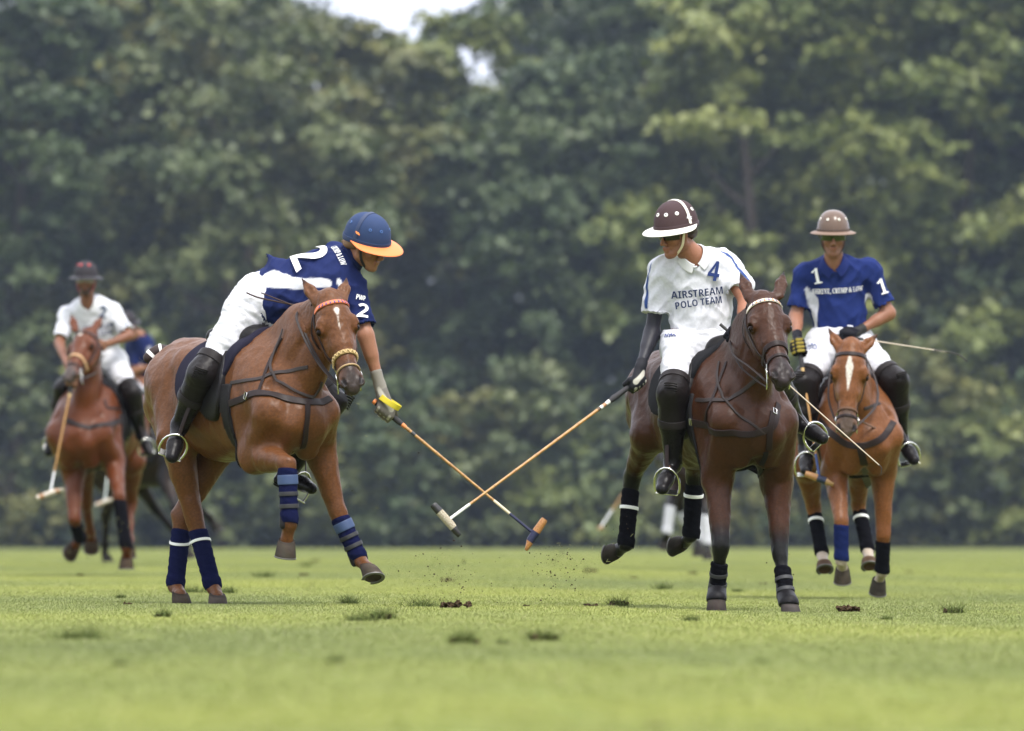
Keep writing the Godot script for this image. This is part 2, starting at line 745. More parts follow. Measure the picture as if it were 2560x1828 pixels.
func trunk_mesh(seed_: int, hgt: float, rad: float, spread: float) -> ArrayMesh:
	var r := RandomNumberGenerator.new()
	r.seed = seed_
	var list := []
	var bend := Vector3(r.randf_range(-0.5, 0.5), 0, r.randf_range(-0.5, 0.5))
	var pts := []
	for i in 6:
		var t := i / 5.0
		pts.append(Vector3(0, -0.4, 0) + bend * t * t * 1.2 + Vector3(sin(t * 5.0 + seed_) * 0.1, hgt * 0.86 * t, cos(t * 4.0) * 0.1))
	var path := spline(pts, 3)
	var rads := []
	for i in path.size():
		var t := i / float(path.size() - 1)
		rads.append(rad * (1.15 - t) * (1.0 + 0.6 * exp(-t * 14.0)) + 0.02)
	list.append(tube(path, rads, 9))
	for b in 9:
		var t := 0.25 + 0.65 * b / 9.0
		var at := path[int(t * (path.size() - 1))]
		var a := r.randf() * TAU
		var L := spread * (1.05 - t * 0.6) * r.randf_range(0.6, 0.95)
		var dir := Vector3(cos(a), r.randf_range(0.35, 0.9), sin(a))
		var lp := spline([at, at + dir * L * 0.45, at + dir * L * 0.8 + Vector3(0, 0.1 * L, 0), at + dir * L * 1.1], 3)
		var lr := []
		for i in lp.size():
			lr.append(rad * 0.42 * (1.1 - t * 0.6) * (1.08 - i / float(lp.size() - 1)) + 0.008)
		list.append(tube(lp, lr, 6))
	var g := merge(list)
	var arr := []
	arr.resize(Mesh.ARRAY_MAX)
	arr[Mesh.ARRAY_VERTEX] = g[0]
	arr[Mesh.ARRAY_NORMAL] = g[1]
	arr[Mesh.ARRAY_INDEX] = g[2]
	var am := ArrayMesh.new()
	am.add_surface_from_arrays(Mesh.PRIMITIVE_TRIANGLES, arr)
	return am

func leaf_mat(called: String, c: Color) -> StandardMaterial3D:
	var m := mat(called, c, 0.5, 0.4, 0.0, true)
	m.cull_mode = BaseMaterial3D.CULL_DISABLED
	m.backlight_enabled = true
	m.backlight = Color(0.5, 0.55, 0.25)
	return m

func make_trees() -> void:
	var bark := mat("bark", lin(0.11, 0.09, 0.075), 0.95, 0.2)
	bark.albedo_texture = noise_tex(14, 0.05, Color(0.5, 0.48, 0.46), Color(1, 1, 1), 4)
	tri(bark, 0.8)
	var leafs := [leaf_mat("leaf_deep", lin(0.72, 0.82, 0.85)), leaf_mat("leaf_mid", lin(1.0, 1.0, 1.0)), leaf_mat("leaf_light", lin(1.5, 1.42, 1.0)), leaf_mat("leaf_olive", lin(1.3, 1.1, 0.85))]
	var crowns := [
		crown_mesh(1, 2.9, 9.6, 100, 260, 0.20, 0.9), crown_mesh(2, 2.6, 10.2, 95, 260, 0.20, 0.7),
		crown_mesh(3, 3.3, 12.5, 125, 260, 0.22, 1.0), crown_mesh(4, 2.4, 8.8, 70, 240, 0.18, 1.4)]
	var trunks := [trunk_mesh(1, 9.0, 0.2, 2.6), trunk_mesh(2, 9.4, 0.19, 2.4), trunk_mesh(3, 11.5, 0.25, 3.0), trunk_mesh(4, 8.4, 0.16, 2.2)]
	# x of the tree in photo pixels, distance, kind, tint, scale, turn
	var rows := [
		[40, 156, 1, 0, 1.0, 0.3, "dark leafy tree at the wood's edge behind the rider in the black and red helmet"],
		[330, 157.5, 0, 3, 0.98, 1.7, "olive green tree rising behind the white shirted rider with a beard"],
		[610, 155, 3, 1, 1.08, 2.2, "broad mid green tree behind the chestnut horse's rump"],
		[850, 158.5, 0, 3, 0.92, 4.0, "olive tree behind the blue and orange helmet, thin at the top"],
		[1120, 160, 3, 2, 1.02, 5.1, "pale green loose crowned tree standing between the two mallet swingers"],
		[1370, 157, 0, 0, 0.84, 0.9, "dark green tree with sky gaps at its top beside the brown helmet"],
		[1620, 160, 2, 0, 0.86, 2.9, "tall dark tree directly behind the rider wearing number four"],
		[1880, 156, 1, 2, 1.02, 3.6, "tall bright edged tree between the brown and tan helmets"],
		[2130, 159, 2, 2, 0.88, 4.4, "tall light green tree behind the rider wearing number one"],
		[2400, 156, 1, 2, 1.05, 5.6, "leafy tree behind the thin raised whip"],
		[2620, 158, 2, 0, 0.9, 1.2, "dark tree closing the wood beyond the thin raised whip"],
	]
	for i in rows.size():
		tree("broadleaf_tree", rows[i], crowns, trunks, leafs, bark, "trees along the edge of the wood")
	var back := [[200, 172, 2, 0, 1.0, 0.1], [520, 175, 2, 1, 0.82, 1.1], [1000, 178, 0, 1, 0.86, 2.3], [1480, 196, 1, 2, 1.22, 3.7], [1760, 174, 2, 1, 1.08, 4.9], [2010, 172, 2, 0, 1.1, 5.9], [2270, 175, 2, 1, 1.15, 0.7], [2540, 172, 2, 0, 1.1, 2.6], [-120, 170, 2, 1, 1.0, 3.3], [760, 186, 1, 0, 0.95, 0.2], [1240, 184, 0, 0, 0.76, 1.4], [1100, 200, 0, 0, 0.76, 2.5], [360, 184, 1, 1, 1.0, 3.5]]
	for b in back:
		tree("broadleaf_tree", b + ["deeper tree whose crown shows above " + landmark(b[0])], crowns, trunks, leafs, bark, "trees standing deeper in the wood")
	# the wood goes on beyond the frame on both sides
	var more := 0
	for x in [-330, -680, -1050, -1420, 2960, 3300, 3660, 4030]:
		tree("broadleaf_tree", [x, 157.0 + (more % 3), [0, 2, 1][more % 3], [1, 0, 3][more % 3], 1.0, more * 1.3, "leafy tree of the wood standing past the " + ("bearded rider" if more < 4 else "sideways whip")], crowns, trunks, leafs, bark, "trees past the bearded rider" if more < 4 else "trees past the sideways whip")
		more += 1
	# bushes along the field's far edge
	var bush := [crown_mesh(11, 1.5, 2.3, 50, 75, 0.17, 0.1), crown_mesh(12, 1.2, 3.1, 52, 75, 0.18, 0.1), crown_mesh(13, 1.8, 1.7, 46, 75, 0.16, 0.05)]
	var stem := trunk_mesh(21, 1.8, 0.05, 1.0)
	for i in 26:
		rng.seed = 300 + i
		var px := -80.0 + i * 108.0 + rng.randf_range(-30, 30)
		if px < -70.0 or px > 2640.0:
			continue
		var d := 151.5 + rng.randf_range(0.0, 2.2)
		var p := P(px, 1300, d)
		var k := i % 3
		var label: String = ["rounded low bush beyond the field behind ", "upright bush beyond the field behind ", "spreading low bush beyond the field behind "][k] + landmark(px)
		var t := thing("bush", label, "bush", Vector3(p.x, 0.0, -d), ["rounded bushes along the wood", "upright bushes along the wood", "spreading bushes along the wood"][k])
		t.rotation.y = rng.randf() * TAU
		t.scale = Vector3.ONE * rng.randf_range(0.85, 1.25)
		part("stem", stem, bark, t)
		part("foliage", bush[k], leafs[[0, 1, 3, 1, 2][i % 5]], t)

func tree(called: String, a: Array, crowns: Array, trunks: Array, leafs: Array, bark: Material, group: String) -> void:
	var d: float = a[1]
	var p := P(a[0], 1300, d)
	var g := 0.0
	if d > 152.0:
		g = lerpf(0.1, 2.0, clampf((d - 152.0) / 19.0, 0.0, 1.0))
	var t := thing(called, a[6], "tree", Vector3(p.x, g, -d), group)
	t.rotation.y = a[5]
	t.scale = Vector3.ONE * a[4]
	part("trunk", trunks[a[2]], bark, t)
	part("crown", crowns[a[2]], leafs[a[3]], t)

func landmark(x: float) -> String:
	var L := [[60, "the bearded rider's mallet head"], [175, "the folded foreleg of the reddish chestnut"], [300, "the black wrapped foreleg of the reddish chestnut"], [430, "the chestnut's navy hind wraps"], [570, "the chestnut horse's belly"], [720, "the chestnut's lifted forefoot"], [850, "the chestnut's reaching forefoot"], [980, "the yellow wrist sling"], [1110, "the scuffed white mallet head"], [1225, "the crossing of the two mallets"], [1335, "the navy banded mallet head"], [1450, "the upright flying divot"], [1550, "the dark bay's raised hind hoof"], [1660, "the stirrup of the rider in white number four"], [1745, "the hidden horse's white wraps"], [1850, "the dark bay's planted forelegs"], [1960, "the dark bay's strapped foreleg"], [2060, "the sorrel's hind wraps"], [2170, "the sorrel's two forelegs"], [2270, "the stirrup of the rider wearing number one"], [2400, "the black tip of the sideways whip"], [2540, "the empty turf past the sideways whip"]]
	var best: String = L[0][1]
	var far := 1e9
	for q in L:
		if absf(q[0] - x) < far:
			far = absf(q[0] - x)
			best = q[1]
	return best

func make_mist() -> void:
	var f := FogVolume.new()
	f.name = "mist"
	f.shape = RenderingServer.FOG_VOLUME_SHAPE_BOX
	f.size = Vector3(80, 26, 118)
	f.position = Vector3(0, 12.9, -158)
	var m := FogMaterial.new()
	m.density = 0.0007
	m.albedo = Color(0.80, 0.87, 0.97)
	f.material = m
	add_child(f)
	tag(f, "pale damp haze hanging before the wood", "haze", "", "stuff")

# ------------------------------------------------------------------ horses
func sq(n: Vector3, s: float) -> Basis:
	var c := 1.0 / s - 1.0
	n = n.normalized()
	return Basis(Vector3(1, 0, 0) + n * (c * n.x), Vector3(0, 1, 0) + n * (c * n.y), Vector3(0, 0, 1) + n * (c * n.z))

func near(p: Vector3, x: float, y: float) -> Vector3:
	var o := Vector3(0, EYE, 0)
	var u := ray(x, y).normalized()
	return o + u * (p - o).dot(u)

class Horse:
	var O := Vector3()
	var f := Vector3()
	var r := Vector3()
	var u := Vector3(0, 1, 0)
	var s := 1.0
	var body: Sdf
	var ids := PackedInt32Array()
	var hp := Vector3()
	var e1 := Vector3()
	var e2 := Vector3()
	var e3 := Vector3()
	var hs := 1.0
	var legs := {}
	var node: Node3D
	var head_first := 0
	func L(x: float, y: float, z: float) -> Vector3:
		return O + (f * x + u * y + r * z) * s
	func H(a: float, b: float, c: float) -> Vector3:
		return hp + (e1 * a + e2 * b + e3 * c) * hs

func zone_mix(base: Color, p: Vector3, zones: Array) -> Color:
	var c := base
	for z in zones:
		var a: Vector3 = z[0]
		var v: Vector3 = z[1] - a
		var q := p - a
		var t := clampf(q.dot(v) / maxf(v.length_squared(), 1e-9), 0.0, 1.0)
		var d := (q - v * t).length() - lerpf(z[2], z[3], t)
		var w := 1.0 - smoothstep(-z[4], z[4], d)
		if w > 0.0:
			c = c.lerp(z[5], w)
	return c

func build_horse(a: Dictionary) -> Horse:
	var h := Horse.new()
	var th := deg_to_rad(a.theta)
	h.f = Vector3(cos(th), 0, sin(th))
	h.u = Vector3(0, 1, 0)
	if a.has("tip"):
		var side := h.f.cross(Vector3.UP).normalized()
		h.f = h.f.rotated(side, deg_to_rad(a.tip))
		h.u = side.cross(h.f).normalized()
	h.r = h.f.cross(h.u).normalized()
	h.s = a.size
	var d0: float = a.d
	h.O = P(a.x, 1300, d0)
	h.O.y = ground_y(h.O.x, h.O.z) + a.get("lift", 0.0)
	var k := h.s
	var b := Sdf.new()
	h.body = b
	var flat := sq(h.r, 0.80)
	var lean := sq(h.r, 0.86)
	# trunk
	b.cap(h.L(0.30, 1.13, 0), h.L(-0.22, 1.13, 0), 0.335 * k, 0.325 * k, 0.05, 0, flat)
	b.cap(h.L(-0.22, 1.13, 0), h.L(-0.52, 1.21, 0), 0.315 * k, 0.26 * k, 0.08, 0, lean)
	b.cap(h.L(0.30, 1.41, 0), h.L(-0.02, 1.385, 0), 0.075 * k, 0.085 * k, 0.12)
	b.cap(h.L(-0.36, 1.26, 0), h.L(-0.66, 1.275, 0), 0.20 * k, 0.205 * k, 0.08)
	b.cap(h.L(-0.66, 1.28, 0), h.L(-0.80, 1.25, 0), 0.19 * k, 0.12 * k, 0.08)
	b.cap(h.L(0.50, 1.12, 0), h.L(0.60, 1.02, 0), 0.215 * k, 0.165 * k, 0.08)
	for z in [1.0, -1.0]:
		b.cap(h.L(-0.44, 1.33, 0.12 * z), h.L(-0.66, 1.26, 0.11 * z), 0.10 * k, 0.155 * k, 0.05)
		b.cap(h.L(-0.60, 1.20, 0.10 * z), h.L(-0.76, 1.12, 0.085 * z), 0.17 * k, 0.14 * k, 0.08)
		b.cap(h.L(0.22, 1.36, 0.12 * z), h.L(0.58, 1.07, 0.16 * z), 0.085 * k, 0.105 * k, 0.035)
		b.cap(h.L(0.655, 0.99, 0.075 * z), h.L(0.56, 0.86, 0.085 * z), 0.090 * k, 0.07 * k, 0.022)
	b.cap(h.L(0.80, 1.06, 0), h.L(0.74, 0.84, 0), 0.030 * k, 0.035 * k, 0.06, 1)
	for z in [1.0, -1.0]:
		b.cap(h.L(-0.50, 1.10, 0.335 * z), h.L(-0.42, 0.98, 0.32 * z), 0.035 * k, 0.03 * k, 0.08, 1)
	# neck and head frame
	var n0 := h.L(0.44, 1.24, 0)
	var hd: Dictionary = a.head
	h.hs = a.head_size
	h.hp = reach(n0, hd.poll[0], hd.poll[1], hd.get("neck", 0.66) * k, hd.get("toward", 1.0))
	var hm := reach(h.hp, hd.nose[0], hd.nose[1], 0.57 * h.hs, hd.get("nose_toward", 1.0))
	h.e1 = (hm - h.hp).normalized()
	var yaw := deg_to_rad(hd.yaw)
	var fr := Vector3(sin(yaw), 0, cos(yaw))
	h.e2 = (fr - h.e1 * fr.dot(h.e1)).normalized()
	h.e3 = h.e1.cross(h.e2).normalized()
	if h.e3.dot(h.r) < 0.0:
		h.e3 = -h.e3
	var lat := (h.r + h.e3).normalized()
	var nf := sq(lat, 0.64)
	var c1 := h.H(0.02, -0.10, 0)
	var c2 := h.H(0.07, -0.14, 0)
	var c3 := h.H(0.13, -0.19, 0)
	var arch: float = hd.get("arch", 0.03)
	for q in [[h.L(0.24, 1.37, 0), c1, 0.13 * k, 0.072 * h.hs, arch], [h.L(0.40, 1.25, 0), c2, 0.205 * k, 0.095 * h.hs, arch * 0.6], [h.L(0.52, 1.12, 0), c3, 0.175 * k, 0.085 * h.hs, 0.0]]:
		var mid: Vector3 = (q[0] as Vector3).lerp(q[1], 0.5) + h.u * (q[4] * k)
		b.cap(q[0], mid, q[2], lerpf(q[2], q[3], 0.55), 0.04, 0, nf)
		b.cap(mid, q[1], lerpf(q[2], q[3], 0.55), q[3], 0.06, 0, nf)
	for z in [1.0, -1.0]:
		b.cap(h.L(0.60, 1.20, 0.17 * z), c3.lerp(c2, 0.4) + lat * 0.085 * z * k, 0.016 * k, 0.012 * k, 0.035, 1)
	h.head_first = b.pa.size()
	build_head(h, hd)
	# legs
	for nm in ["rf", "lf"]:
		var z := 1.0 if nm == "rf" else -1.0
		var g: Dictionary = a[nm]
		var S := h.L(0.60, 1.05, 0.15 * z)
		var E := near(h.L(0.40, 0.90, 0.16 * z) + Vector3(0, 0, g.get("ez", 0.0)), g.elbow[0], g.elbow[1])
		var K := reach(E, g.knee[0], g.knee[1], 0.40 * k, g.knee[2])
		var F := reach(K, g.fet[0], g.fet[1], 0.27 * k, g.fet[2])
		var C := reach(F, g.cor[0], g.cor[1], 0.105 * k, g.cor[2])
		b.cap(S, E, 0.105 * k, 0.095 * k, 0.035)
		b.cap(h.L(0.32, 1.12, 0.15 * z), E, 0.12 * k, 0.085 * k, 0.028)
		var thick: float = g.get("thick", 1.0) * k
		b.cap(E, K, 0.088 * thick, 0.048 * k, 0.03)
		var fw := (h.f - (K - E).normalized() * h.f.dot((K - E).normalized())).normalized()
		b.cap(E.lerp(K, 0.02) + fw * 0.03 * k, E.lerp(K, 0.5) + fw * 0.018 * k, 0.072 * thick, 0.042 * k, 0.014)
		b.cap(E.lerp(K, 0.05) - fw * 0.035 * k + h.r * z * 0.015 * k, E.lerp(K, 0.55) - fw * 0.012 * k, 0.062 * thick, 0.036 * k, 0.012)
		b.cap(K + (E - K).normalized() * 0.035 * k, K - (K - F).normalized() * 0.03 * k, 0.049 * k, 0.044 * k, 0.02)
		b.cap(K, F, 0.039 * k, 0.033 * k, 0.03)
		b.cap(K.lerp(F, 0.15) - fw * 0.018 * k, F - fw * 0.012 * k, 0.020 * k, 0.022 * k, 0.02)
		b.ball(F, 0.040 * k, 0.025)
		b.cap(F, C, 0.034 * k, 0.040 * k, 0.02)
		h.legs[nm] = {"E": E, "K": K, "F": F, "C": C}
	for nm in ["rh", "lh"]:
		var z := 1.0 if nm == "rh" else -1.0
		var g: Dictionary = a[nm]
		var S := near(h.L(-0.42, 0.90, 0.165 * z) + Vector3(0, 0, g.get("ez", 0.0)), g.stifle[0], g.stifle[1])
		var K := reach(S, g.hock[0], g.hock[1], 0.44 * k, g.hock[2])
		var F := reach(K, g.fet[0], g.fet[1], 0.34 * k, g.fet[2])
		var C := reach(F, g.cor[0], g.cor[1], 0.105 * k, g.cor[2])
		b.cap(h.L(-0.54, 1.17, 0.10 * z), S, 0.185 * k, 0.115 * k, 0.045)
		var ax := (K - S).normalized()
		var bend := (K - S.lerp(F, 0.5)).normalized()
		var bk := (bend - ax * bend.dot(ax)).normalized()
		b.cap(S, K, 0.105 * k, 0.047 * k, 0.035)
		b.cap(h.L(-0.74, 1.10, 0.095 * z), S.lerp(K, 0.42) + bk * 0.015 * k, 0.125 * k, 0.062 * k, 0.035)
		b.cap(S.lerp(K, 0.12) + h.r * z * 0.02 * k, S.lerp(K, 0.6), 0.078 * k, 0.05 * k, 0.018)
		b.cap(K + (S - K).normalized() * 0.03 * k, K + (F - K).normalized() * 0.05 * k, 0.052 * k, 0.044 * k, 0.025)
		var cal := K + bend * 0.058 * k + (S - K).normalized() * 0.035 * k
		b.cap(cal, K + (F - K).normalized() * 0.06 * k + bend * 0.02 * k, 0.024 * k, 0.026 * k, 0.03)
		b.cap(cal, S.lerp(K, 0.5) + bk * 0.035 * k, 0.018 * k, 0.03 * k, 0.03)
		b.cap(K, F, 0.042 * k, 0.036 * k, 0.03)
		b.ball(F, 0.042 * k, 0.025)
		b.cap(F, C, 0.035 * k, 0.041 * k, 0.02)
		h.legs[nm] = {"E": S, "K": K, "F": F, "C": C}
	h.ids = b.all_ids()
	# mesh: body and head grids of one continuous skin
	var o := thing(a.name, a.label, "horse", Vector3(h.O.x, ground_y(h.O.x, h.O.z), h.O.z), "")
	h.node = o
	var cutp := h.H(0.10, -0.17, 0).lerp(n0, 0.16)
	var cutn := (h.H(0.10, -0.13, 0) - n0).normalized()
	var whole := b
	var g1: Array
	if a.cell < 0.02:
		b.clip(cutp, cutn)
		g1 = b.mesh(a.cell)
		b.cp = PackedVector3Array(); b.cn = PackedVector3Array()
		var hb := Sdf.new()
		hb.copy_from(b, 0.0)
		hb.offset_until = -1
		var ext := Vector3.ONE * 0.62 * h.hs
		hb.lo = h.H(0.25, -0.05, 0) - ext
		hb.hi = h.H(0.25, -0.05, 0) + ext
		hb.clip(cutp - cutn * 0.012, -cutn)
		var g2 := hb.mesh(a.cell * 0.5)
		g1 = merge([g1, g2])
	else:
		g1 = b.mesh(a.cell)
	var coat: Color = a.coat
	var dark: Color = a.points
	var zones := [
		[h.H(0.455, -0.02, 0), h.H(0.56, -0.05, 0), 0.045 * h.hs, 0.085 * h.hs, 0.035, a.muzzle],
	]
	for e in [-1.0, 1.0]:
		zones.append([h.H(0.19, -0.05, 0.10 * e), h.H(0.23, -0.055, 0.09 * e), 0.020 * h.hs, 0.012 * h.hs, 0.022, coat.darkened(0.55)])
		zones.append([h.H(0.515, -0.02, 0.052 * e), h.H(0.53, -0.026, 0.047 * e), 0.014 * h.hs, 0.015 * h.hs, 0.006, Color(0.012, 0.010, 0.010)])
	for nm in h.legs:
		var q: Dictionary = h.legs[nm]
		if a.get("black_legs", 0.0) > 0.0:
			zones.append([q.K.lerp(q.E, 0.16), q.K, 0.045 * k, 0.13 * k, 0.085, dark])
			zones.append([q.K, q.F, 0.10 * k, 0.12 * k, 0.05, dark])
			zones.append([q.F, q.C, 0.07 * k, 0.07 * k, 0.02, dark])
		else:
			pass
		if a.get("socks", []).has(nm):
			zones.append([q.F.lerp(q.C, -0.3), q.C, 0.075 * k, 0.075 * k, 0.01, Color(0.52, 0.45, 0.37)])
	for z in hd.get("white", []):
		zones.append([h.H(z[0], z[1], z[2]), h.H(z[3], z[4], z[5]), z[6] * h.hs, z[7] * h.hs, 0.004, Color(0.72, 0.68, 0.62)])
	for e in hd.get("ears", []):
		zones.append([near(h.H(-0.20, -0.06, 0), e[2], e[3]), near(h.H(-0.17, -0.06, 0), lerpf(e[2], e[0], 0.2), lerpf(e[3], e[1], 0.2)), 0.02, 0.012, 0.012, dark])
	var col := PackedColorArray()
	for p in g1[0]:
		col.append(zone_mix(coat, p, zones))
	if a.cell < 0.02:
		var at_head := h.H(0.25, -0.08, 0)
		var hsz := h.hs
		fold(g1, 0.007, 4.5, Vector3.UP, 1.7, int(a.x), func(p: Vector3) -> float: return clampf((p.distance_to(at_head) / hsz - 0.36) * 5.0, 0.0, 1.0))
		fold(g1, 0.0022, 16.0, Vector3.UP, 1.5, int(a.x) + 1)
	wpart("body", g1, coat_mat(), o, col)
	# eyes
	for e in [-1.0, 1.0]:
		var sp := Sdf.new()
		sp.ball(h.H(0.206, -0.050, 0.098 * e), 0.0195 * h.hs, 0.01)
		wpart("eye", sp.mesh(0.006), mat("horse_eye", lin(0.010, 0.006, 0.005), 0.15, 0.22), o)
	# hooves
	for nm in ["rf", "lf", "rh", "lh"]:
		make_hoof(h, a, nm)
	make_tail(h, a)
	return h

func coat_mat() -> StandardMaterial3D:
	if mats.has("horse_coat"):
		return mats["horse_coat"]
	var m := mat("horse_coat", Color.WHITE, 0.46, 0.30, 0.0, true)
	m.albedo_texture = noise_tex(31, 0.045, Color(0.70, 0.67, 0.64), Color(1.0, 1.0, 1.0), 5)
	m.roughness_texture = noise_tex(32, 0.02, Color(0.75, 0.75, 0.75), Color(1, 1, 1), 3)
	m.normal_enabled = true
	m.normal_texture = noise_tex(33, 0.06, Color.BLACK, Color.WHITE, 4, true, 2.0)
	m.normal_scale = 0.55
	tri(m, 2.2)
	return m

func build_head(h: Horse, hd: Dictionary) -> void:
	var b := h.body
	var k := h.hs
	b.cap(h.H(0.03, -0.075, 0), h.H(0.16, -0.075, 0), 0.075 * k, 0.088 * k, 0.04)
	b.cap(h.H(0.12, -0.06, 0), h.H(0.30, -0.06, 0), 0.088 * k, 0.068 * k, 0.03)
	b.cap(h.H(0.30, -0.06, 0), h.H(0.48, -0.062, 0), 0.068 * k, 0.054 * k, 0.02, 0, sq(h.e3, 0.92))
	for e in [-1.0, 1.0]:
		b.cap(h.H(0.165, -0.035, 0.082 * e), h.H(0.20, -0.045, 0.096 * e), 0.031 * k, 0.028 * k, 0.025)
		b.cap(h.H(0.14, -0.14, 0.056 * e), h.H(0.27, -0.125, 0.047 * e), 0.084 * k, 0.068 * k, 0.03, 0, sq(h.e3, 0.55))
		b.cap(h.H(0.21, -0.075, 0.082 * e), h.H(0.33, -0.09, 0.058 * e), 0.016 * k, 0.012 * k, 0.03)
		b.ball(h.H(0.207, -0.04, 0.114 * e), 0.018 * k, 0.012, 1)
		b.cap(h.H(0.492, -0.045, 0.036 * e), h.H(0.525, -0.036, 0.041 * e), 0.028 * k, 0.027 * k, 0.015)
		b.cap(h.H(0.508, -0.015, 0.052 * e), h.H(0.535, -0.018, 0.045 * e), 0.0145 * k, 0.012 * k, 0.010, 1)
	b.cap(h.H(0.26, -0.145, 0), h.H(0.49, -0.105, 0), 0.058 * k, 0.034 * k, 0.04)
	b.cap(h.H(0.47, -0.06, 0), h.H(0.545, -0.06, 0), 0.054 * k, 0.040 * k, 0.02)
	b.ball(h.H(0.535, -0.105, 0), 0.031 * k, 0.015)
	b.cap(h.H(0.575, -0.083, -0.05), h.H(0.575, -0.083, 0.05), 0.010 * k, 0.010 * k, 0.008, 1)
	var ears: Array = hd.get("ears", [])
	for e in ears:
		var base := near(h.H(0.0, -0.075, 0), e[0], e[1])
		var tip := near(h.H(-0.19, -0.075, 0), e[2], e[3])
		var ax := (tip - base).normalized()
		var fr := (Vector3(0, 0, 1) - ax * ax.z).normalized()
		var fl := sq(fr, 0.62)
		b.cap(base - ax * 0.015, base.lerp(tip, 0.42), 0.030 * k, 0.033 * k, 0.03, 0, fl)
		b.cap(base.lerp(tip, 0.42), tip, 0.033 * k, 0.005 * k, 0.01, 0, fl)
		b.cap(base.lerp(tip, 0.22) + fr * 0.030 * k, base.lerp(tip, 0.78) + fr * 0.020 * k, 0.017 * k, 0.008 * k, 0.012, 1)

func make_hoof(h: Horse, a: Dictionary, nm: String) -> void:
	var q: Dictionary = h.legs[nm]
	var g: Dictionary = a[nm]
	var k := h.s
	var C: Vector3 = q.C
	var past := (C - q.F as Vector3).normalized()
	# toe direction: given in picture terms (right, up, toward the camera)
	var sole: Vector3 = Vector3(g.sole[0], g.sole[1], g.sole[2]).normalized()
	var toe: Vector3 = Vector3(g.toe[0], g.toe[1], g.toe[2])
	toe = (toe - sole * toe.dot(sole)).normalized()
	var side := sole.cross(toe).normalized()
	var H := 0.085 * k
	var rings := []
	var N := 20
	for i in 6:
		var t := i / 5.0
		var rad := lerpf(0.047, 0.059, t) * k
		if i == 0:
			rad *= 0.93
		var c := C + sole * (H * t - 0.012 * k) + toe * (lerpf(0.0, 0.030, t) * k)
		var ring := PackedVector3Array()
		for j in N:
			var an := TAU * j / N
			var ct := cos(an)
			var rr := rad * (1.0 if ct > -0.5 else 1.0 - 0.14 * (-ct - 0.5) / 0.5)
			var dip := sole * (-0.018 * k * (1.0 - t) * ct)
			ring.append(c + toe * (ct * rr * 1.08) + side * (sin(an) * rr) + dip * -0.6)
		rings.append(ring)
	# rolled rim and hollow sole
	var cb := C + sole * (H - 0.012 * k) + toe * 0.030 * k
	for e in [[0.92, 0.004], [0.74, 0.003], [0.62, -0.006], [0.2, -0.008]]:
		var ring := PackedVector3Array()
		for p in rings[5]:
			ring.append(cb + (p - cb) * e[0] + sole * (e[1] * k))
		rings.append(ring)
	var m := loft(rings)
	var v: PackedVector3Array = m[0]
	var col := PackedColorArray()
	var fn := FastNoiseLite.new()
	fn.seed = 77
	fn.frequency = 14.0
	var hc: Color = g.get("hoof", a.hoof)
	for p in v:
		var t := clampf((p - C).dot(sole) / H, 0.0, 1.0)
		var n := fn.get_noise_3d(p.x * 0.6, p.y * 2.0, p.z * 0.6)
		var ringed := sin((p - C).dot(sole) / (0.010 * k)) * 0.16
		var c := hc * (0.8 + n * 0.5 + ringed)
		if t > 0.93 and (p - cb).length() < 0.043 * k:
			c = Color(0.045, 0.038, 0.025)
		col.append(c)
	var o := wpart("hoof", m, mat("hoof_horn", Color.WHITE, 0.75, 0.2, 0.0, true), h.node, col)
	# iron shoe
	var path := PackedVector3Array()
	var nr := PackedVector3Array()
	for j in 15:
		var an := lerpf(-2.55, 2.55, j / 14.0)
		path.append(cb + (toe * cos(an) * 1.08 + side * sin(an)) * 0.053 * k + sole * 0.006 * k)
		nr.append(sole)
	wpart("horseshoe", strap(path, nr, 0.018 * k, 0.008 * k), mat("iron", lin(0.16, 0.155, 0.15), 0.55, 0.5, 0.8), o)

func make_tail(h: Horse, a: Dictionary) -> void:
	var k := h.s
	var root := h.L(-0.86, 1.36, 0)
	if a.has("bun"):
		root = near(root + Vector3(0, 0, 0.05), 432, 872)
	var hair := mat("tail_hair_" + str(a.x), a.tail_color.linear_to_srgb(), 0.6, 0.4)
	if a.has("bun"):
		# tail folded up and taped for play
		var tip := near(root, a.bun[0], a.bun[1])
		var mid := root.lerp(tip, 0.55) + Vector3(0, 0.03, 0)
		var path := spline([root - Vector3(0, 0.02, 0), mid, tip], 5)
		var m := tube(path, [0.028, 0.03, 0.033, 0.034, 0.036, 0.037, 0.037, 0.038, 0.038, 0.035, 0.018], 12)
		var t := wpart("tail", m, hair, h.node)
		var bands := []
		for u in [4, 7]:
			bands.append(tube(PackedVector3Array([path[u].lerp(path[u + 1], -0.35), path[u].lerp(path[u + 1], 0.55)]), 0.0405, 14))
		for q in bands:
			wpart("tape", q, mat("white_tape", lin(0.75, 0.75, 0.73), 0.6), t)
		var r := RandomNumberGenerator.new()
		r.seed = 9
		var wisps := []
		for i in 14:
			var p := path[r.randi() % path.size()]
			var d := Vector3(r.randf_range(-1, 0.4), r.randf_range(0.3, 1.0), r.randf_range(-0.5, 0.5)) * r.randf_range(0.04, 0.09)
			wisps.append(tube(spline([p, p + d * 0.6, p + d + Vector3(0.02, 0, 0)], 3), 0.0012, 3))
		wpart("loose_hair", merge(wisps), hair, t)
	else:
		var path := spline([root, root - h.f * 0.12 * k + h.u * 0.02, root - h.f * 0.17 * k - h.u * 0.16 * k, root - h.f * 0.15 * k - h.u * 0.38 * k], 5)
		var rr := []
		for i in path.size():
			rr.append(lerpf(0.03, 0.045, sin(PI * i / (path.size() - 1.0))) * k * (1.0 if i < path.size() - 1 else 0.3))
		wpart("tail", tube(path, rr, 10), hair, h.node)

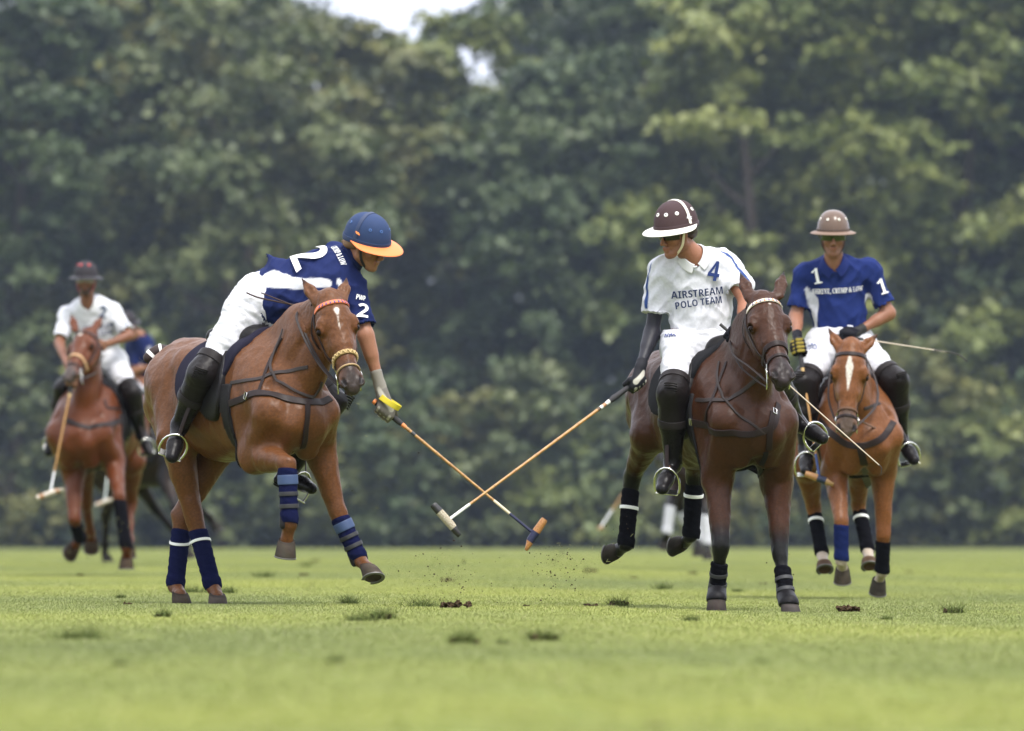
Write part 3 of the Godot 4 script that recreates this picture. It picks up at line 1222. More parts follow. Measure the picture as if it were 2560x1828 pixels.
# ------------------------------------------------------------------ riders
class Rider:
	var node: Node3D
	var pel := Vector3()
	var chest := Vector3()
	var neck := Vector3()
	var hc := Vector3()
	var fwd := Vector3()
	var up := Vector3()
	var rt := Vector3()
	var j := {}
	var shirt: Sdf
	var shirt_ids := PackedInt32Array()
	var breech: Sdf
	var s := 1.0
	func F(a: float, b: float, c: float) -> Vector3:  # head frame: forward, up, right
		return hc + (fwd * a + up * b + rt * c) * s

func hit(f: Sdf, ids: PackedInt32Array, x: float, y: float, start: float) -> Vector3:
	var o := Vector3(0, EYE, 0)
	var u := ray(x, y).normalized()
	var t := start - 1.5
	for i in 140:
		var d := f.ev(o + u * t, ids)
		if d < 0.0008:
			break
		t += maxf(d * 0.75, 0.001)
		if t > start + 2.5:
			t = start
			break
	return o + u * t

func fold(g: Array, amp: float, freq: float, axis: Vector3, stretch: float, seed_: int, mask = null) -> void:
	var fn := FastNoiseLite.new()
	fn.seed = seed_
	fn.frequency = freq
	fn.fractal_octaves = 2
	fn.noise_type = FastNoiseLite.TYPE_SIMPLEX_SMOOTH
	var v: PackedVector3Array = g[0]
	var n: PackedVector3Array = g[1]
	var m := sq(axis, stretch)
	for i in v.size():
		var q: Vector3 = m * v[i]
		var t := fn.get_noise_3d(q.x, q.y, q.z)
		t = -absf(t) * 2.0
		var w := 1.0
		if mask != null:
			w = mask.call(v[i])
		v[i] += n[i] * (t * amp * w)
	g[0] = v
	g[1] = smooth_normals(v, g[2])

func grip_hand(f: Sdf, W: Vector3, C: Vector3, g: Vector3, flip: float, s: float, infl := 0.0) -> void:
	g = g.normalized()
	var a := C - W
	a = (a - g * a.dot(g)).normalized()
	var n := g.cross(a) * flip
	f.cap(W, C - n * 0.026 * s - a * 0.012 * s, 0.027 * s + infl, 0.034 * s + infl, 0.02, 0, sq(n, 0.72))
	f.cap(C - n * 0.024 * s - g * 0.028 * s, C - n * 0.024 * s + g * 0.028 * s, 0.020 * s + infl, 0.020 * s + infl, 0.015)
	for i in 4:
		var o: float = [-0.034, -0.0115, 0.011, 0.033][i] * s
		var L: float = [0.86, 0.98, 1.0, 0.94][i] * s
		var r := 0.0095 * s + infl
		var p0 := C + g * o - n * 0.026 * s + a * 0.006 * s
		var p1 := C + g * o - n * 0.006 * s + a * 0.031 * L
		var p2 := C + g * o + n * 0.020 * L + a * 0.026 * L
		var p3 := C + g * o + n * 0.030 * L + a * 0.004 * L
		var p4 := C + g * o + n * 0.020 * L - a * 0.013 * L
		f.cap(p0, p1, r * 1.12, r * 1.05, 0.006)
		f.cap(p1, p2, r * 1.05, r, 0.004)
		f.cap(p2, p3, r, r * 0.95, 0.004)
		f.cap(p3, p4, r * 0.95, r * 0.85, 0.004)
	var t0 := C - a * 0.030 * s + g * 0.024 * s - n * 0.008 * s
	var t1 := C + g * 0.044 * s + n * 0.020 * s - a * 0.012 * s
	var t2 := C + g * 0.036 * s + n * 0.032 * s + a * 0.012 * s
	f.cap(t0, t1, 0.015 * s + infl, 0.0115 * s + infl, 0.01)
	f.cap(t1, t2, 0.0115 * s + infl, 0.0095 * s + infl, 0.004)

func face(r: Rider, f: Sdf) -> void:
	var s := r.s
	f.cap(r.F(-0.012, 0.055, 0), r.F(-0.03, 0.045, 0), 0.080 * s, 0.082 * s, 0.03, 0, sq(r.rt, 0.9))
	f.cap(r.F(0.030, 0.03, 0), r.F(0.048, -0.075, 0), 0.064 * s, 0.034 * s, 0.03)
	for e in [-1.0, 1.0]:
		f.cap(r.F(0.0, -0.035, 0.052 * e), r.F(0.055, -0.088, 0.018 * e), 0.026 * s, 0.020 * s, 0.02)
		f.ball(r.F(0.058, -0.012, 0.040 * e), 0.022 * s, 0.02)
		f.ball(r.F(0.090, 0.016, 0.032 * e), 0.013 * s, 0.012, 1)
		f.cap(r.F(0.083, 0.032, 0.010 * e), r.F(0.072, 0.033, 0.045 * e), 0.010 * s, 0.009 * s, 0.012)
		f.ball(r.F(0.098, -0.030, 0.012 * e), 0.009 * s, 0.008)
		f.cap(r.F(-0.008, 0.028, 0.076 * e), r.F(-0.002, -0.016, 0.073 * e), 0.014 * s, 0.009 * s, 0.006, 0, sq(r.rt, 0.5))
		f.ball(r.F(0.078, 0.016, 0.031 * e), 0.013 * s, 0.003)
	f.cap(r.F(0.090, 0.020, 0), r.F(0.112, -0.022, 0), 0.0095 * s, 0.0125 * s, 0.012)
	f.cap(r.F(0.089, -0.051, -0.017), r.F(0.089, -0.051, 0.017), 0.0075 * s, 0.0075 * s, 0.006)
	f.cap(r.F(0.086, -0.064, -0.014), r.F(0.086, -0.064, 0.014), 0.008 * s, 0.008 * s, 0.006)
	f.cap(r.F(0.100, -0.0575, -0.02), r.F(0.100, -0.0575, 0.02), 0.003 * s, 0.003 * s, 0.004, 1)
	f.ball(r.F(0.070, -0.092, 0), 0.021 * s, 0.02)
	f.cap(r.F(-0.02, -0.03, 0), r.neck, 0.056 * s, 0.062 * s, 0.03)

func build_rider(a: Dictionary, h: Horse) -> Rider:
	var r := Rider.new()
	var s: float = a.size
	r.s = s
	var cell: float = a.cell
	r.pel = near(h.L(a.get("seat", 0.0), 1.58, 0), a.pelvis[0], a.pelvis[1])
	r.chest = reach(r.pel, a.chest[0], a.chest[1], 0.36 * s, a.chest[2])
	r.neck = reach(r.chest, a.neck[0], a.neck[1], 0.17 * s, a.neck[2])
	r.hc = near(r.neck + Vector3(0, 0, a.get("head_z", 0.05)), a.head[0], a.head[1])
	r.fwd = Vector3(a.look[0], a.look[1], a.look[2]).normalized()
	var u := Vector3(a.crown[0], a.crown[1], a.crown[2])
	r.up = (u - r.fwd * u.dot(r.fwd)).normalized()
	r.rt = r.fwd.cross(r.up).normalized()
	for e in ["r", "l"]:
		var z := 1.0 if e == "r" else -1.0
		var g: Dictionary = a[e]
		var sh := near(r.chest + Vector3(0, 0, g.sh[2]), g.sh[0], g.sh[1])
		var el := reach(sh, g.el[0], g.el[1], 0.29 * s, g.el[2])
		var wr := reach(el, g.wr[0], g.wr[1], 0.255 * s, g.wr[2])
		var hd := reach(wr, g.hd[0], g.hd[1], 0.085 * s, g.hd[2])
		var hip := r.pel + h.r * 0.085 * z * s - Vector3(0, 0.02, 0)
		if g.has("hip"):
			hip = near(hip, g.hip[0], g.hip[1])
		var kn := reach(hip, g.kn[0], g.kn[1], 0.42 * s, g.kn[2])
		var an := reach(kn, g.an[0], g.an[1], 0.41 * s, g.an[2])
		var to := reach(an, g.to[0], g.to[1], 0.20 * s, g.to[2])
		if g.has("hand_out"):
			for i in 60:
				if h.body.ev(hd, h.ids) > 0.09: break
				hd -= ray(g.hd[0], g.hd[1]) * 0.012
			wr = near(wr.lerp(hd, 0.6), g.wr[0], g.wr[1])
		if g.has("out"):
			for i in 60:
				if h.body.ev(kn, h.ids) > 0.062: break
				kn += ray(g.kn[0], g.kn[1]) * (0.012 * -g.out)
			an = reach(kn, g.an[0], g.an[1], 0.41 * s, g.an[2])
			for i in 60:
				if h.body.ev(an, h.ids) > 0.060: break
				an += ray(g.an[0], g.an[1]) * (0.012 * -g.out)
			to = reach(an, g.to[0], g.to[1], 0.20 * s, g.to[2])
		r.j[e] = {"sh": sh, "el": el, "wr": wr, "hd": hd, "hip": hip, "kn": kn, "an": an, "to": to}
	var o := thing("person", a.label, "person", Vector3(r.pel.x, 0.0, r.pel.z))
	r.node = o
	var spine := (r.chest - r.pel).normalized()
	var across: Vector3 = (r.j.r.sh - r.j.l.sh).normalized()
	var front := spine.cross(across).normalized()
	var thin := sq(front, 0.70)
	# ---- body, one continuous skin
	var b := Sdf.new()
	b.cap(r.pel, r.chest, 0.125 * s, 0.14 * s, 0.05, 0, thin)
	b.cap(r.chest, r.neck, 0.13 * s, 0.055 * s, 0.06, 0, thin)
	for e in ["r", "l"]:
		var q: Dictionary = r.j[e]
		b.cap(r.neck.lerp(r.chest, 0.35), q.sh, 0.055 * s, 0.055 * s, 0.05)
		b.cap(q.sh, q.el, 0.052 * s, 0.041 * s, 0.03)
		b.cap(q.el, q.wr, 0.043 * s, 0.027 * s, 0.02)
		b.cap(q.el, q.el.lerp(q.wr, 0.4), 0.044 * s, 0.039 * s, 0.02)
		b.cap(q.wr, q.hd, 0.026 * s, 0.030 * s, 0.02)
		b.cap(r.pel, q.hip, 0.11 * s, 0.10 * s, 0.06)
		b.cap(q.hip, q.kn, 0.085 * s, 0.052 * s, 0.05)
		b.cap(q.kn, q.an, 0.053 * s, 0.034 * s, 0.03)
		b.cap(q.an, q.to, 0.036 * s, 0.030 * s, 0.03)
	var skin: Color = a.skin
	var zones := []
	var hb := Sdf.new()
	face(r, hb)
	hb.lo = r.F(0.01, 0, 0) - Vector3.ONE * 0.17 * s
	hb.hi = r.F(0.01, 0, 0) + Vector3.ONE * 0.17 * s
	b.cap(r.F(-0.02, -0.05, 0), r.neck, 0.056 * s, 0.062 * s, 0.03)
	var g0 := b.mesh(cell * 1.7)
	var g1 := hb.mesh(maxf(0.0048, cell * 0.5))
	var g2 := merge([g0, g1])
	zones = [
		[r.F(0.09, -0.0575, -0.016), r.F(0.09, -0.0575, 0.016), 0.008 * s, 0.008 * s, 0.004, skin.lerp(Color(0.30, 0.07, 0.055), 0.5)],
	]
	for e in [-1.0, 1.0]:
		zones.append([r.F(0.095, 0.036, 0.015 * e), r.F(0.082, 0.037, 0.048 * e), 0.006 * s, 0.004 * s, 0.004, a.hair])
		zones.append([r.F(0.092, 0.016, 0.031 * e), r.F(0.092, 0.0161, 0.031 * e), 0.0055 * s, 0.0055 * s, 0.002, Color(0.02, 0.015, 0.012)])
		if a.get("stubble", 0.0) > 0.0:
			zones.append([r.F(0.02, -0.05, 0.05 * e), r.F(0.085, -0.085, 0.012 * e), 0.035 * s, 0.026 * s, 0.018, skin.lerp(a.hair, a.stubble)])
	if a.get("stubble", 0.0) > 0.0:
		zones.append([r.F(0.105, -0.038, -0.018), r.F(0.105, -0.038, 0.018), 0.010 * s, 0.010 * s, 0.008, skin.lerp(a.hair, a.stubble)])
	if a.has("sleeve"):
		zones.append([r.j.r.sh, r.j.r.el, 0.09, 0.08, 0.004, a.sleeve])
		zones.append([r.j.r.el, r.j.r.wr.lerp(r.j.r.el, 0.12), 0.08, 0.045, 0.004, a.sleeve])
	var col := PackedColorArray()
	for p in g2[0]:
		col.append(zone_mix(skin, p, zones))
	var sm := mat("skin", Color.WHITE, 0.5, 0.4, 0.0, true)
	if sm.albedo_texture == null:
		sm.albedo_texture = noise_tex(41, 0.04, Color(0.86, 0.82, 0.80), Color(1, 1, 1), 4)
		tri(sm, 5.0)
		sm.subsurf_scatter_enabled = true
		sm.subsurf_scatter_strength = 0.06
	wpart("body", g2, sm, o, col)
	# ---- shirt
	var t := Sdf.new()
	for e in ["r", "l"]:
		var q: Dictionary = r.j[e]
		var cuff: Vector3 = q.sh.lerp(q.el, a.get("cuff", 0.72))
		t.cap(q.sh, cuff, 0.072 * s, 0.076 * s, 0.02)
		t.ball(q.el.lerp(q.sh, 0.35), 0.068 * s, 0.02)
		var dir: Vector3 = (q.el - q.sh).normalized()
		t.ball(cuff + dir * 0.128 * s, 0.135 * s, 0.004, 1)
	var hem: Vector3 = r.pel.lerp(r.chest, a.get("hem", 0.1))
	var bk: float = a.get("bulk", 1.15)
	t.cap(hem, r.pel.lerp(r.chest, 0.55), 0.150 * s * bk, 0.152 * s * bk, 0.012, 0, sq(front, 0.74))
	t.cap(r.pel.lerp(r.chest, 0.55), r.chest, 0.152 * s * bk, 0.162 * s * bk, 0.016, 0, sq(front, 0.70))
	t.cap(r.chest, r.neck.lerp(r.chest, 0.25), 0.155 * s, 0.085 * s, 0.06, 0, sq(front, 0.78))
	for e in ["r", "l"]:
		t.cap(r.neck.lerp(r.chest, 0.22), r.j[e].sh, 0.065 * s, 0.068 * s, 0.06)
		t.cap(r.chest.lerp(r.neck, 0.2), r.j[e].sh.lerp(r.j[e].el, 0.1), 0.10 * s, 0.07 * s, 0.04)
		for pf in a[e].get("puff", []):
			t.cap(near(r.j[e].sh + Vector3(0, 0, pf[2]), pf[0], pf[1]), near(r.j[e].el + Vector3(0, 0, pf[5]), pf[3], pf[4]), pf[6], pf[7], 0.05)
	for x in a.get("shirt_extra", []):
		t.cap(near(r.pel + Vector3(0, 0, x[2]), x[0], x[1]), near(r.pel + Vector3(0, 0, x[5]), x[3], x[4]), x[6], x[7], 0.04)
	t.cap(r.neck + (r.neck - r.chest).normalized() * 0.10 * s + front * 0.01, r.neck + front * 0.045 * s, 0.062 * s, 0.055 * s, 0.006, 1)
	t.clip(hem - spine * a.get("tail", 0.10) * s, -spine)
	r.shirt = t
	r.shirt_ids = t.all_ids()
	var gs := t.mesh(cell)
	var sz := []
	for z in a.get("panels", []):
		var p0 := hit(t, r.shirt_ids, z[0], z[1], -r.chest.z)
		var p1 := hit(t, r.shirt_ids, z[2], z[3], -r.chest.z)
		sz.append([p0, p1, z[4] * s, z[5] * s, 0.0035, z[6]])
	col = PackedColorArray()
	for p in gs[0]:
		col.append(zone_mix(a.shirt, p, sz))
	var fa: Vector3 = (spine * 0.6 + across * 0.8).normalized()
	fold(gs, a.get("crease", 0.011), 5.5, fa, 3.2, int(a.head[0]))
	var fb2: Vector3 = (spine * 0.75 - across * 0.65).normalized()
	fold(gs, a.get("crease", 0.011) * 0.8, 8.0, fb2, 3.5, int(a.head[0]) + 3)
	var hem_at: Vector3 = hem - spine * 0.02
	fold(gs, 0.007, 9.0, across, 3.5, int(a.head[0]) + 9, func(p: Vector3) -> float: return clampf(1.0 - (p - hem_at).dot(spine) / 0.17, 0.0, 1.0))
	var cm := mat("cotton", Color.WHITE, 0.85, 0.25, 0.0, true)
	if cm.normal_texture == null:
		cm.normal_enabled = true
		cm.normal_texture = noise_tex(44, 0.25, Color.BLACK, Color.WHITE, 2, true, 3.0)
		cm.normal_scale = 0.35
		cm.albedo_texture = noise_tex(45, 0.02, Color(0.9, 0.9, 0.9), Color(1, 1, 1), 3)
		tri(cm, 4.0)
	wpart("shirt", gs, cm, o, col)
	# ---- breeches
	var br := Sdf.new()
	br.cap(r.pel, r.pel.lerp(r.chest, 0.30), 0.145 * s, 0.135 * s, 0.05, 0, sq(front, 0.84))
	for e in ["r", "l"]:
		var q: Dictionary = r.j[e]
		br.cap(r.pel, q.hip, 0.135 * s, 0.128 * s, 0.06)
		br.cap(q.hip, q.hip.lerp(q.kn, 0.5), 0.122 * s, 0.094 * s, 0.05)
		br.cap(q.hip.lerp(q.kn, 0.5), q.kn, 0.094 * s, 0.064 * s, 0.03)
		br.cap(q.kn, q.kn.lerp(q.an, 0.2), 0.062 * s, 0.058 * s, 0.03)
	for x in a.get("breech_extra", []):
		br.cap(near(r.pel + Vector3(0, 0, x[2]), x[0], x[1]), near(r.pel + Vector3(0, 0, x[5]), x[3], x[4]), x[6], x[7], 0.05)
	br.clip(r.pel.lerp(r.chest, 0.26), spine)
	r.breech = br
	var gb := br.mesh(cell)
	fold(gb, 0.0075, 5.0, (r.j.r.kn - r.j.r.hip).normalized(), 0.35, 5)
	fold(gb, 0.003, 12.0, (r.j.r.kn - r.j.r.hip).normalized(), 0.4, 6)
	var bc: Color = a.get("breech", Color(0.62, 0.62, 0.655))
	wpart("breeches", gb, cm, o, solid(gb[0], bc))
	# ---- boots, knee guards, stirrups come with the saddle
	for e in ["r", "l"]:
		if a[e].get("hidden_leg", false) and cell > 0.012:
			pass
		var q: Dictionary = r.j[e]
		var bt := Sdf.new()
		var up: Vector3 = (q.kn - q.an).normalized()
		var ft: Vector3 = (q.to - q.an).normalized()
		var sole := (up - ft * up.dot(ft)).normalized() * -1.0
		var sd := ft.cross(sole).normalized()
		var ball: Vector3 = q.to
		var heel: Vector3 = q.an - ft * 0.035 * s + sole * 0.045 * s
		bt.cap(q.kn.lerp(q.an, 0.08), q.kn.lerp(q.an, 0.45), 0.074 * s, 0.071 * s, 0.02)
		bt.cap(q.kn.lerp(q.an, 0.45), q.an, 0.071 * s, 0.048 * s, 0.03)
		bt.cap(q.an, heel, 0.042 * s, 0.036 * s, 0.03)
		bt.cap(q.an + sole * 0.015 * s, ball - ft * 0.03 * s, 0.043 * s, 0.040 * s, 0.03)
		bt.cap(ball - ft * 0.05 * s, ball + ft * 0.035 * s, 0.046 * s, 0.038 * s, 0.02, 0, sq(sole, 0.86))
		var flr: Vector3 = q.an + sole * 0.075 * s
		bt.clip(flr, sole)
		var gt := bt.mesh(cell * 0.85)
		fold(gt, 0.0035, 14.0, up, 0.35, 8, func(p: Vector3) -> float: return clampf(1.0 - (p - q.an).length() / 0.13, 0.0, 1.0))
		var lm := leather("boot_leather", a.get("boot", lin(0.0075, 0.0065, 0.007)), 0.34)
		var bo := wpart("boot", gt, lm, o)
		var so := Sdf.new()
		so.cap(heel, heel + ft * 0.01 * s, 0.040 * s, 0.036 * s, 0.01)
		so.cap(heel, ball - ft * 0.03 * s, 0.036 * s, 0.046 * s, 0.02)
		so.cap(ball - ft * 0.05 * s, ball + ft * 0.036 * s, 0.049 * s, 0.041 * s, 0.01)
		so.clip(flr + sole * 0.011, sole)
		so.clip(flr - sole * 0.001, -sole)
		wpart("sole", so.mesh(cell * 0.7), leather("boot_sole", lin(0.012, 0.011, 0.01), 0.6), bo)
		# knee guard
		var kg := Sdf.new()
		var kf: Vector3 = ((q.kn - q.hip).normalized() + (q.kn - q.an).normalized()).normalized()
		kg.cap(q.kn.lerp(q.hip, 0.24), q.kn, 0.086 * s, 0.088 * s, 0.02)
		kg.cap(q.kn, q.kn.lerp(q.an, 0.44), 0.088 * s, 0.080 * s, 0.03)
		kg.cap(q.kn + kf * 0.040 * s, q.kn.lerp(q.an, 0.14) + kf * 0.034 * s, 0.068 * s, 0.060 * s, 0.008)
		var ud: Vector3 = (q.hip - q.kn).normalized()
		kg.clip(q.kn + ud * 0.125 * s, ud)
		kg.clip(q.kn - up * 0.215 * s, -up)
		var gk := kg.mesh(cell * 0.85)
		fold(gk, 0.002, 12.0, up, 0.5, 12)
		var gd := wpart("knee_guard", gk, leather("guard_leather", lin(0.0095, 0.0075, 0.0075), 0.45), o)
		for w in [[q.kn + ud * 0.092 * s, ud, 0.089], [q.kn - up * 0.165 * s, up, 0.083]]:
			var ring := PackedVector3Array()
			var nr := PackedVector3Array()
			var fb := frame_of(w[1], Vector3(0, 0, 1))
			for i in 25:
				var an := TAU * i / 24.0
				var dd := fb.x * cos(an) + fb.y * sin(an)
				ring.append(w[0] + dd * w[2] * s)
				nr.append(dd)
			wpart("strap", strap(ring, nr, 0.042 * s, 0.006), leather("guard_strap", lin(0.016, 0.013, 0.013), 0.55), gd)
		if cell < 0.012:
			for i in 6:
				var c: Vector3 = q.kn + kf * 0.108 * s - up * (i - 2.5) * 0.014 * s
				var rb := tube(PackedVector3Array([c - sd * 0.036 * s - kf * 0.012, c - sd * 0.018 * s, c + sd * 0.018 * s, c + sd * 0.036 * s - kf * 0.012]), 0.0055 * s, 6)
				wpart("pad_rib", rb, leather("guard_leather", Color.BLACK, 0.42), gd)
	return r

func leather(called: String, c: Color, rough: float) -> StandardMaterial3D:
	if mats.has(called):
		return mats[called]
	var m := mat(called, c, rough, 0.26)
	m.normal_enabled = true
	m.normal_texture = noise_tex(51, 0.09, Color.BLACK, Color.WHITE, 3, true, 3.0)
	m.normal_scale = 0.4
	m.roughness_texture = noise_tex(52, 0.03, Color(0.7, 0.7, 0.7), Color(1, 1, 1), 3)
	tri(m, 4.0)
	return m

# ------------------------------------------------------------------ helmet, glasses, hair, collar, gloves
func helmet(r: Rider, a: Dictionary) -> void:
	var s: float = r.s * a.get("k", 1.0)
	var tilt: float = a.get("tilt", 0.0)
	var up := (r.up * cos(tilt) - r.fwd * sin(tilt)).normalized()
	var fw := (r.fwd * cos(tilt) + r.up * sin(tilt)).normalized()
	var c: Vector3 = r.hc + (r.up * a.get("rise", 0.047) - r.fwd * 0.004) * r.s
	var hx := 0.104 * s
	var hz := 0.128 * s
	var hy: float = a.get("h", 0.135) * s
	var N := 40
	var rings := []
	for i in 15:
		var t := i / 14.0
		var e := t * PI * 0.5
		var rad := pow(cos(e), 0.80)
		var y := pow(sin(e), 0.92) * hy
		if i == 0:
			rad = 1.005
		if i == 14:
			rad = 0.012
		var ring := PackedVector3Array()
		for k in N:
			var an := TAU * k / N
			var back := 0.0
			if cos(an) < 0.0 and i < 3:
				back = cos(an) * 0.020 * (3 - i) / 3.0
			ring.append(c + fw * (cos(an) * hz * rad) + r.rt * (sin(an) * hx * rad) + up * (y + back * s))
		rings.append(ring)
	var inner := []
	for e in [[0.93, 0.0], [0.90, 0.03]]:
		var ring := PackedVector3Array()
		for p in rings[0]:
			ring.append(c + (p - c) * e[0] + up * e[1] * s)
		inner.append(ring)
	rings = [inner[1], inner[0]] + rings
	var hel := Node3D.new()
	hel.name = "helmet"
	r.node.add_child(hel, true)
	var m := mat(a.name + "_shell", a.shell, a.get("rough", 0.7), 0.4)
	if a.get("rough", 0.7) > 0.5:
		m.normal_enabled = true
		m.normal_texture = noise_tex(44, 0.25, Color.BLACK, Color.WHITE, 2, true, 3.0)
		m.normal_scale = 0.4
		tri(m, 8.0)
	wpart("shell", loft(rings), m, hel)
	# band round the rim
	var ring := PackedVector3Array()
	var nr := PackedVector3Array()
	for k in 41:
		var an := TAU * k / 40.0
		var d := fw * cos(an) * hz + r.rt * sin(an) * hx
		ring.append(c + d * 1.012 + up * (0.013 * s + (cos(an) * 0.012 * s if cos(an) < 0.0 else 0.0)))
		nr.append(d.normalized())
	wpart("rim_band", strap(ring, nr, 0.020 * s, 0.004), mat(a.name + "_band", a.get("band", a.shell), 0.6, 0.4), hel)
	# brim
	var pr := []
	var M := 33
	var lim: float = a.get("brim_to", 2.2)
	for k in M:
		var an := lerpf(-lim, lim, k / (M - 1.0))
		var w: float = lerpf(a.brim_side, a.brim, pow(maxf(0.0, 0.5 + 0.5 * cos(an * PI / lim)), 0.8)) * s
		if lim < 3.0:
			w *= smoothstep(0.0, 0.22, minf(k, M - 1 - k) / (M - 1.0))
		w = maxf(w, 0.004)
		var d := fw * cos(an) * hz + r.rt * sin(an) * hx
		var dn := d.normalized()
		var drop: float = a.get("drop", 0.25)
		var p0 := c + d * 0.985 + up * 0.004 * s
		var sec := PackedVector3Array()
		for q in [[0.0, 0.004], [0.5, 0.004], [0.94, 0.0035], [1.0, 0.0], [0.94, -0.0035], [0.5, -0.004], [0.0, -0.004]]:
			var x: float = q[0] * w
			sec.append(p0 + dn * x - up * (drop * x * (0.4 + 0.6 * q[0])) + up * q[1] * s)
		pr.append(sec)
	if lim > 3.0:
		pr[M - 1] = pr[0]
	wpart("visor", loft(pr, lim < 3.0), mat(a.name + "_brim", a.brim_color, 0.55, 0.4), hel)
	# eyelets
	for an in a.get("eyelets", []):
		var e: float = a.get("eye_el", 0.62)
		var rad := pow(cos(e), 0.80)
		var p := c + (fw * cos(an) * hz + r.rt * sin(an) * hx) * rad + up * pow(sin(e), 0.92) * hy
		var nn := (fw * cos(an) / hz * rad + r.rt * sin(an) / hx * rad + up * sin(e) / hy).normalized()
		var fb := frame_of(nn)
		var er: float = a.get("eye_r", 0.010) * s
		var mm := mat(a.name + "_eyelet", a.eye_color, 0.45, 0.5)
		var ey := wpart("eyelet", tube(PackedVector3Array([p - nn * 0.004, p + nn * 0.001, p + nn * 0.003]), [er, er, er * 0.85], 14), mm, hel)
		wpart("vent_hole", tube(PackedVector3Array([p, p + nn * 0.0042]), er * 0.35, 8), mat("vent_dark", lin(0.01, 0.01, 0.01), 0.9), ey)
	# strip over the crown
	if a.has("strip"):
		var path := PackedVector3Array()
		nr = PackedVector3Array()
		for k in 27:
			var q := lerpf(-PI * 0.5 + 0.10, PI * 0.5 - 0.10, k / 26.0)
			var rad := pow(cos(absf(PI * 0.5 - absf(q - 0.0) - 0.0)), 0.8) if false else 1.0
			var e := PI * 0.5 - absf(q)
			var sg := signf(q)
			var x := pow(maxf(cos(e), 0.0), 0.80) * hx * sg
			var y := pow(sin(e), 0.92) * hy
			path.append(c + r.rt * x * 1.012 + up * (y + 0.0015) - fw * a.get("strip_back", 0.02) * s * 0.6)
			nr.append((r.rt * sg * cos(e) + up * sin(e)).normalized())
		wpart("crown_strip", strap(path, nr, a.get("strip_w", 0.018) * s, 0.004), mat(a.name + "_strip", a.strip, 0.6), hel)
	# chin strap
	var sm := mat(a.name + "_strap", a.strap, 0.6)
	for e in [-1.0, 1.0]:
		var path := spline([r.F(0.012, 0.05, 0.083 * e), r.F(0.018, 0.0, 0.079 * e), r.F(0.028, -0.05, 0.068 * e), r.F(0.050, -0.100, 0.030 * e), r.F(0.058, -0.113, 0.0)], 5)
		nr = PackedVector3Array()
		for p in path:
			nr.append((p - r.F(0.0, -0.02, 0)).normalized())
		wpart("chin_strap", strap(path, nr, 0.014 * s, 0.004), sm, hel)

func glasses(r: Rider, lens: StandardMaterial3D, frame: StandardMaterial3D, tall := 0.040) -> void:
	var path := PackedVector3Array()
	var nr := PackedVector3Array()
	for k in 21:
		var an := lerpf(-1.25, 1.25, k / 20.0)
		path.append(r.F(0.018 + 0.086 * cos(an), 0.016, 0.083 * sin(an)))
		nr.append((r.fwd * cos(an) + r.rt * sin(an)).normalized())
	var g := Node3D.new()
	g.name = "sunglasses"
	r.node.add_child(g, true)
	wpart("lens", strap(path, nr, tall * r.s, 0.003), lens, g)
	var top := PackedVector3Array()
	for p in path:
		top.append(p + r.up * tall * 0.5 * r.s)
	wpart("frame", tube(top, 0.0028, 6), frame, g)
	for e in [-1.0, 1.0]:
		wpart("temple_arm", tube(PackedVector3Array([r.F(0.045, 0.03, 0.080 * e), r.F(-0.01, 0.026, 0.084 * e)]), 0.003, 6), frame, g)

func hair(r: Rider, c: Color, seed_: int, long := 0.05, back := 0.0) -> void:
	var f := Sdf.new()
	f.cap(r.F(-0.045, 0.045, -0.045), r.F(-0.045, 0.045, 0.045), 0.056 * r.s, 0.056 * r.s, 0.03)
	f.cap(r.F(-0.07 - back * 0.8, 0.01, -0.04), r.F(-0.07 - back * 0.8, 0.01, 0.04), 0.032 * r.s, 0.032 * r.s, 0.03)
	for e in [-1.0, 1.0]:
		f.cap(r.F(0.02, 0.05, 0.076 * e), r.F(0.018, 0.0, 0.074 * e), 0.010 * r.s, 0.006 * r.s, 0.01)
	var q := RandomNumberGenerator.new()
	q.seed = seed_
	for i in 22:
		var w := q.randf_range(-0.06, 0.06)
		var p := r.F(-0.075 - back + q.randf_range(-0.015, 0.03), 0.02 + q.randf_range(-0.02, 0.025), w)
		var t := p + (-r.up * q.randf_range(0.5, 1.0) - r.fwd * q.randf_range(0.2, 0.9) + r.rt * q.randf_range(-0.3, 0.3)).normalized() * long * q.randf_range(0.5, 1.1)
		f.cap(p, t, 0.012, 0.004, 0.006)
	var m := mat("hair_%d" % seed_, c.linear_to_srgb(), 0.55, 0.45)
	m.albedo_texture = noise_tex(seed_, 0.08, Color(0.55, 0.52, 0.5), Color(1, 1, 1), 3)
	tri(m, 12.0)
	wpart("hair", f.mesh(0.006), m, r.node)

func collar(r: Rider, c: Color, width := 0.045) -> void:
	var ax := (r.neck - r.chest).normalized()
	var across: Vector3 = (r.j.r.sh - r.j.l.sh).normalized()
	var front := ax.cross(across).normalized()
	across = front.cross(ax).normalized()
	var path := PackedVector3Array()
	var nr := PackedVector3Array()
	for k in 31:
		var an := lerpf(0.30, TAU - 0.30, k / 30.0)
		var w := cos(an)
		var p := r.neck + (front * w * 0.082 + across * sin(an) * 0.078) * r.s + ax * (0.018 - 0.050 * maxf(0.0, w) * w) * r.s + front * 0.005
		path.append(p)
		nr.append((front * w + across * sin(an) + ax * 0.75).normalized())
	wpart("collar", strap(path, nr, width * r.s, 0.006), mat("collar_%s" % str(c), c.linear_to_srgb(), 0.85, 0.25), r.node)

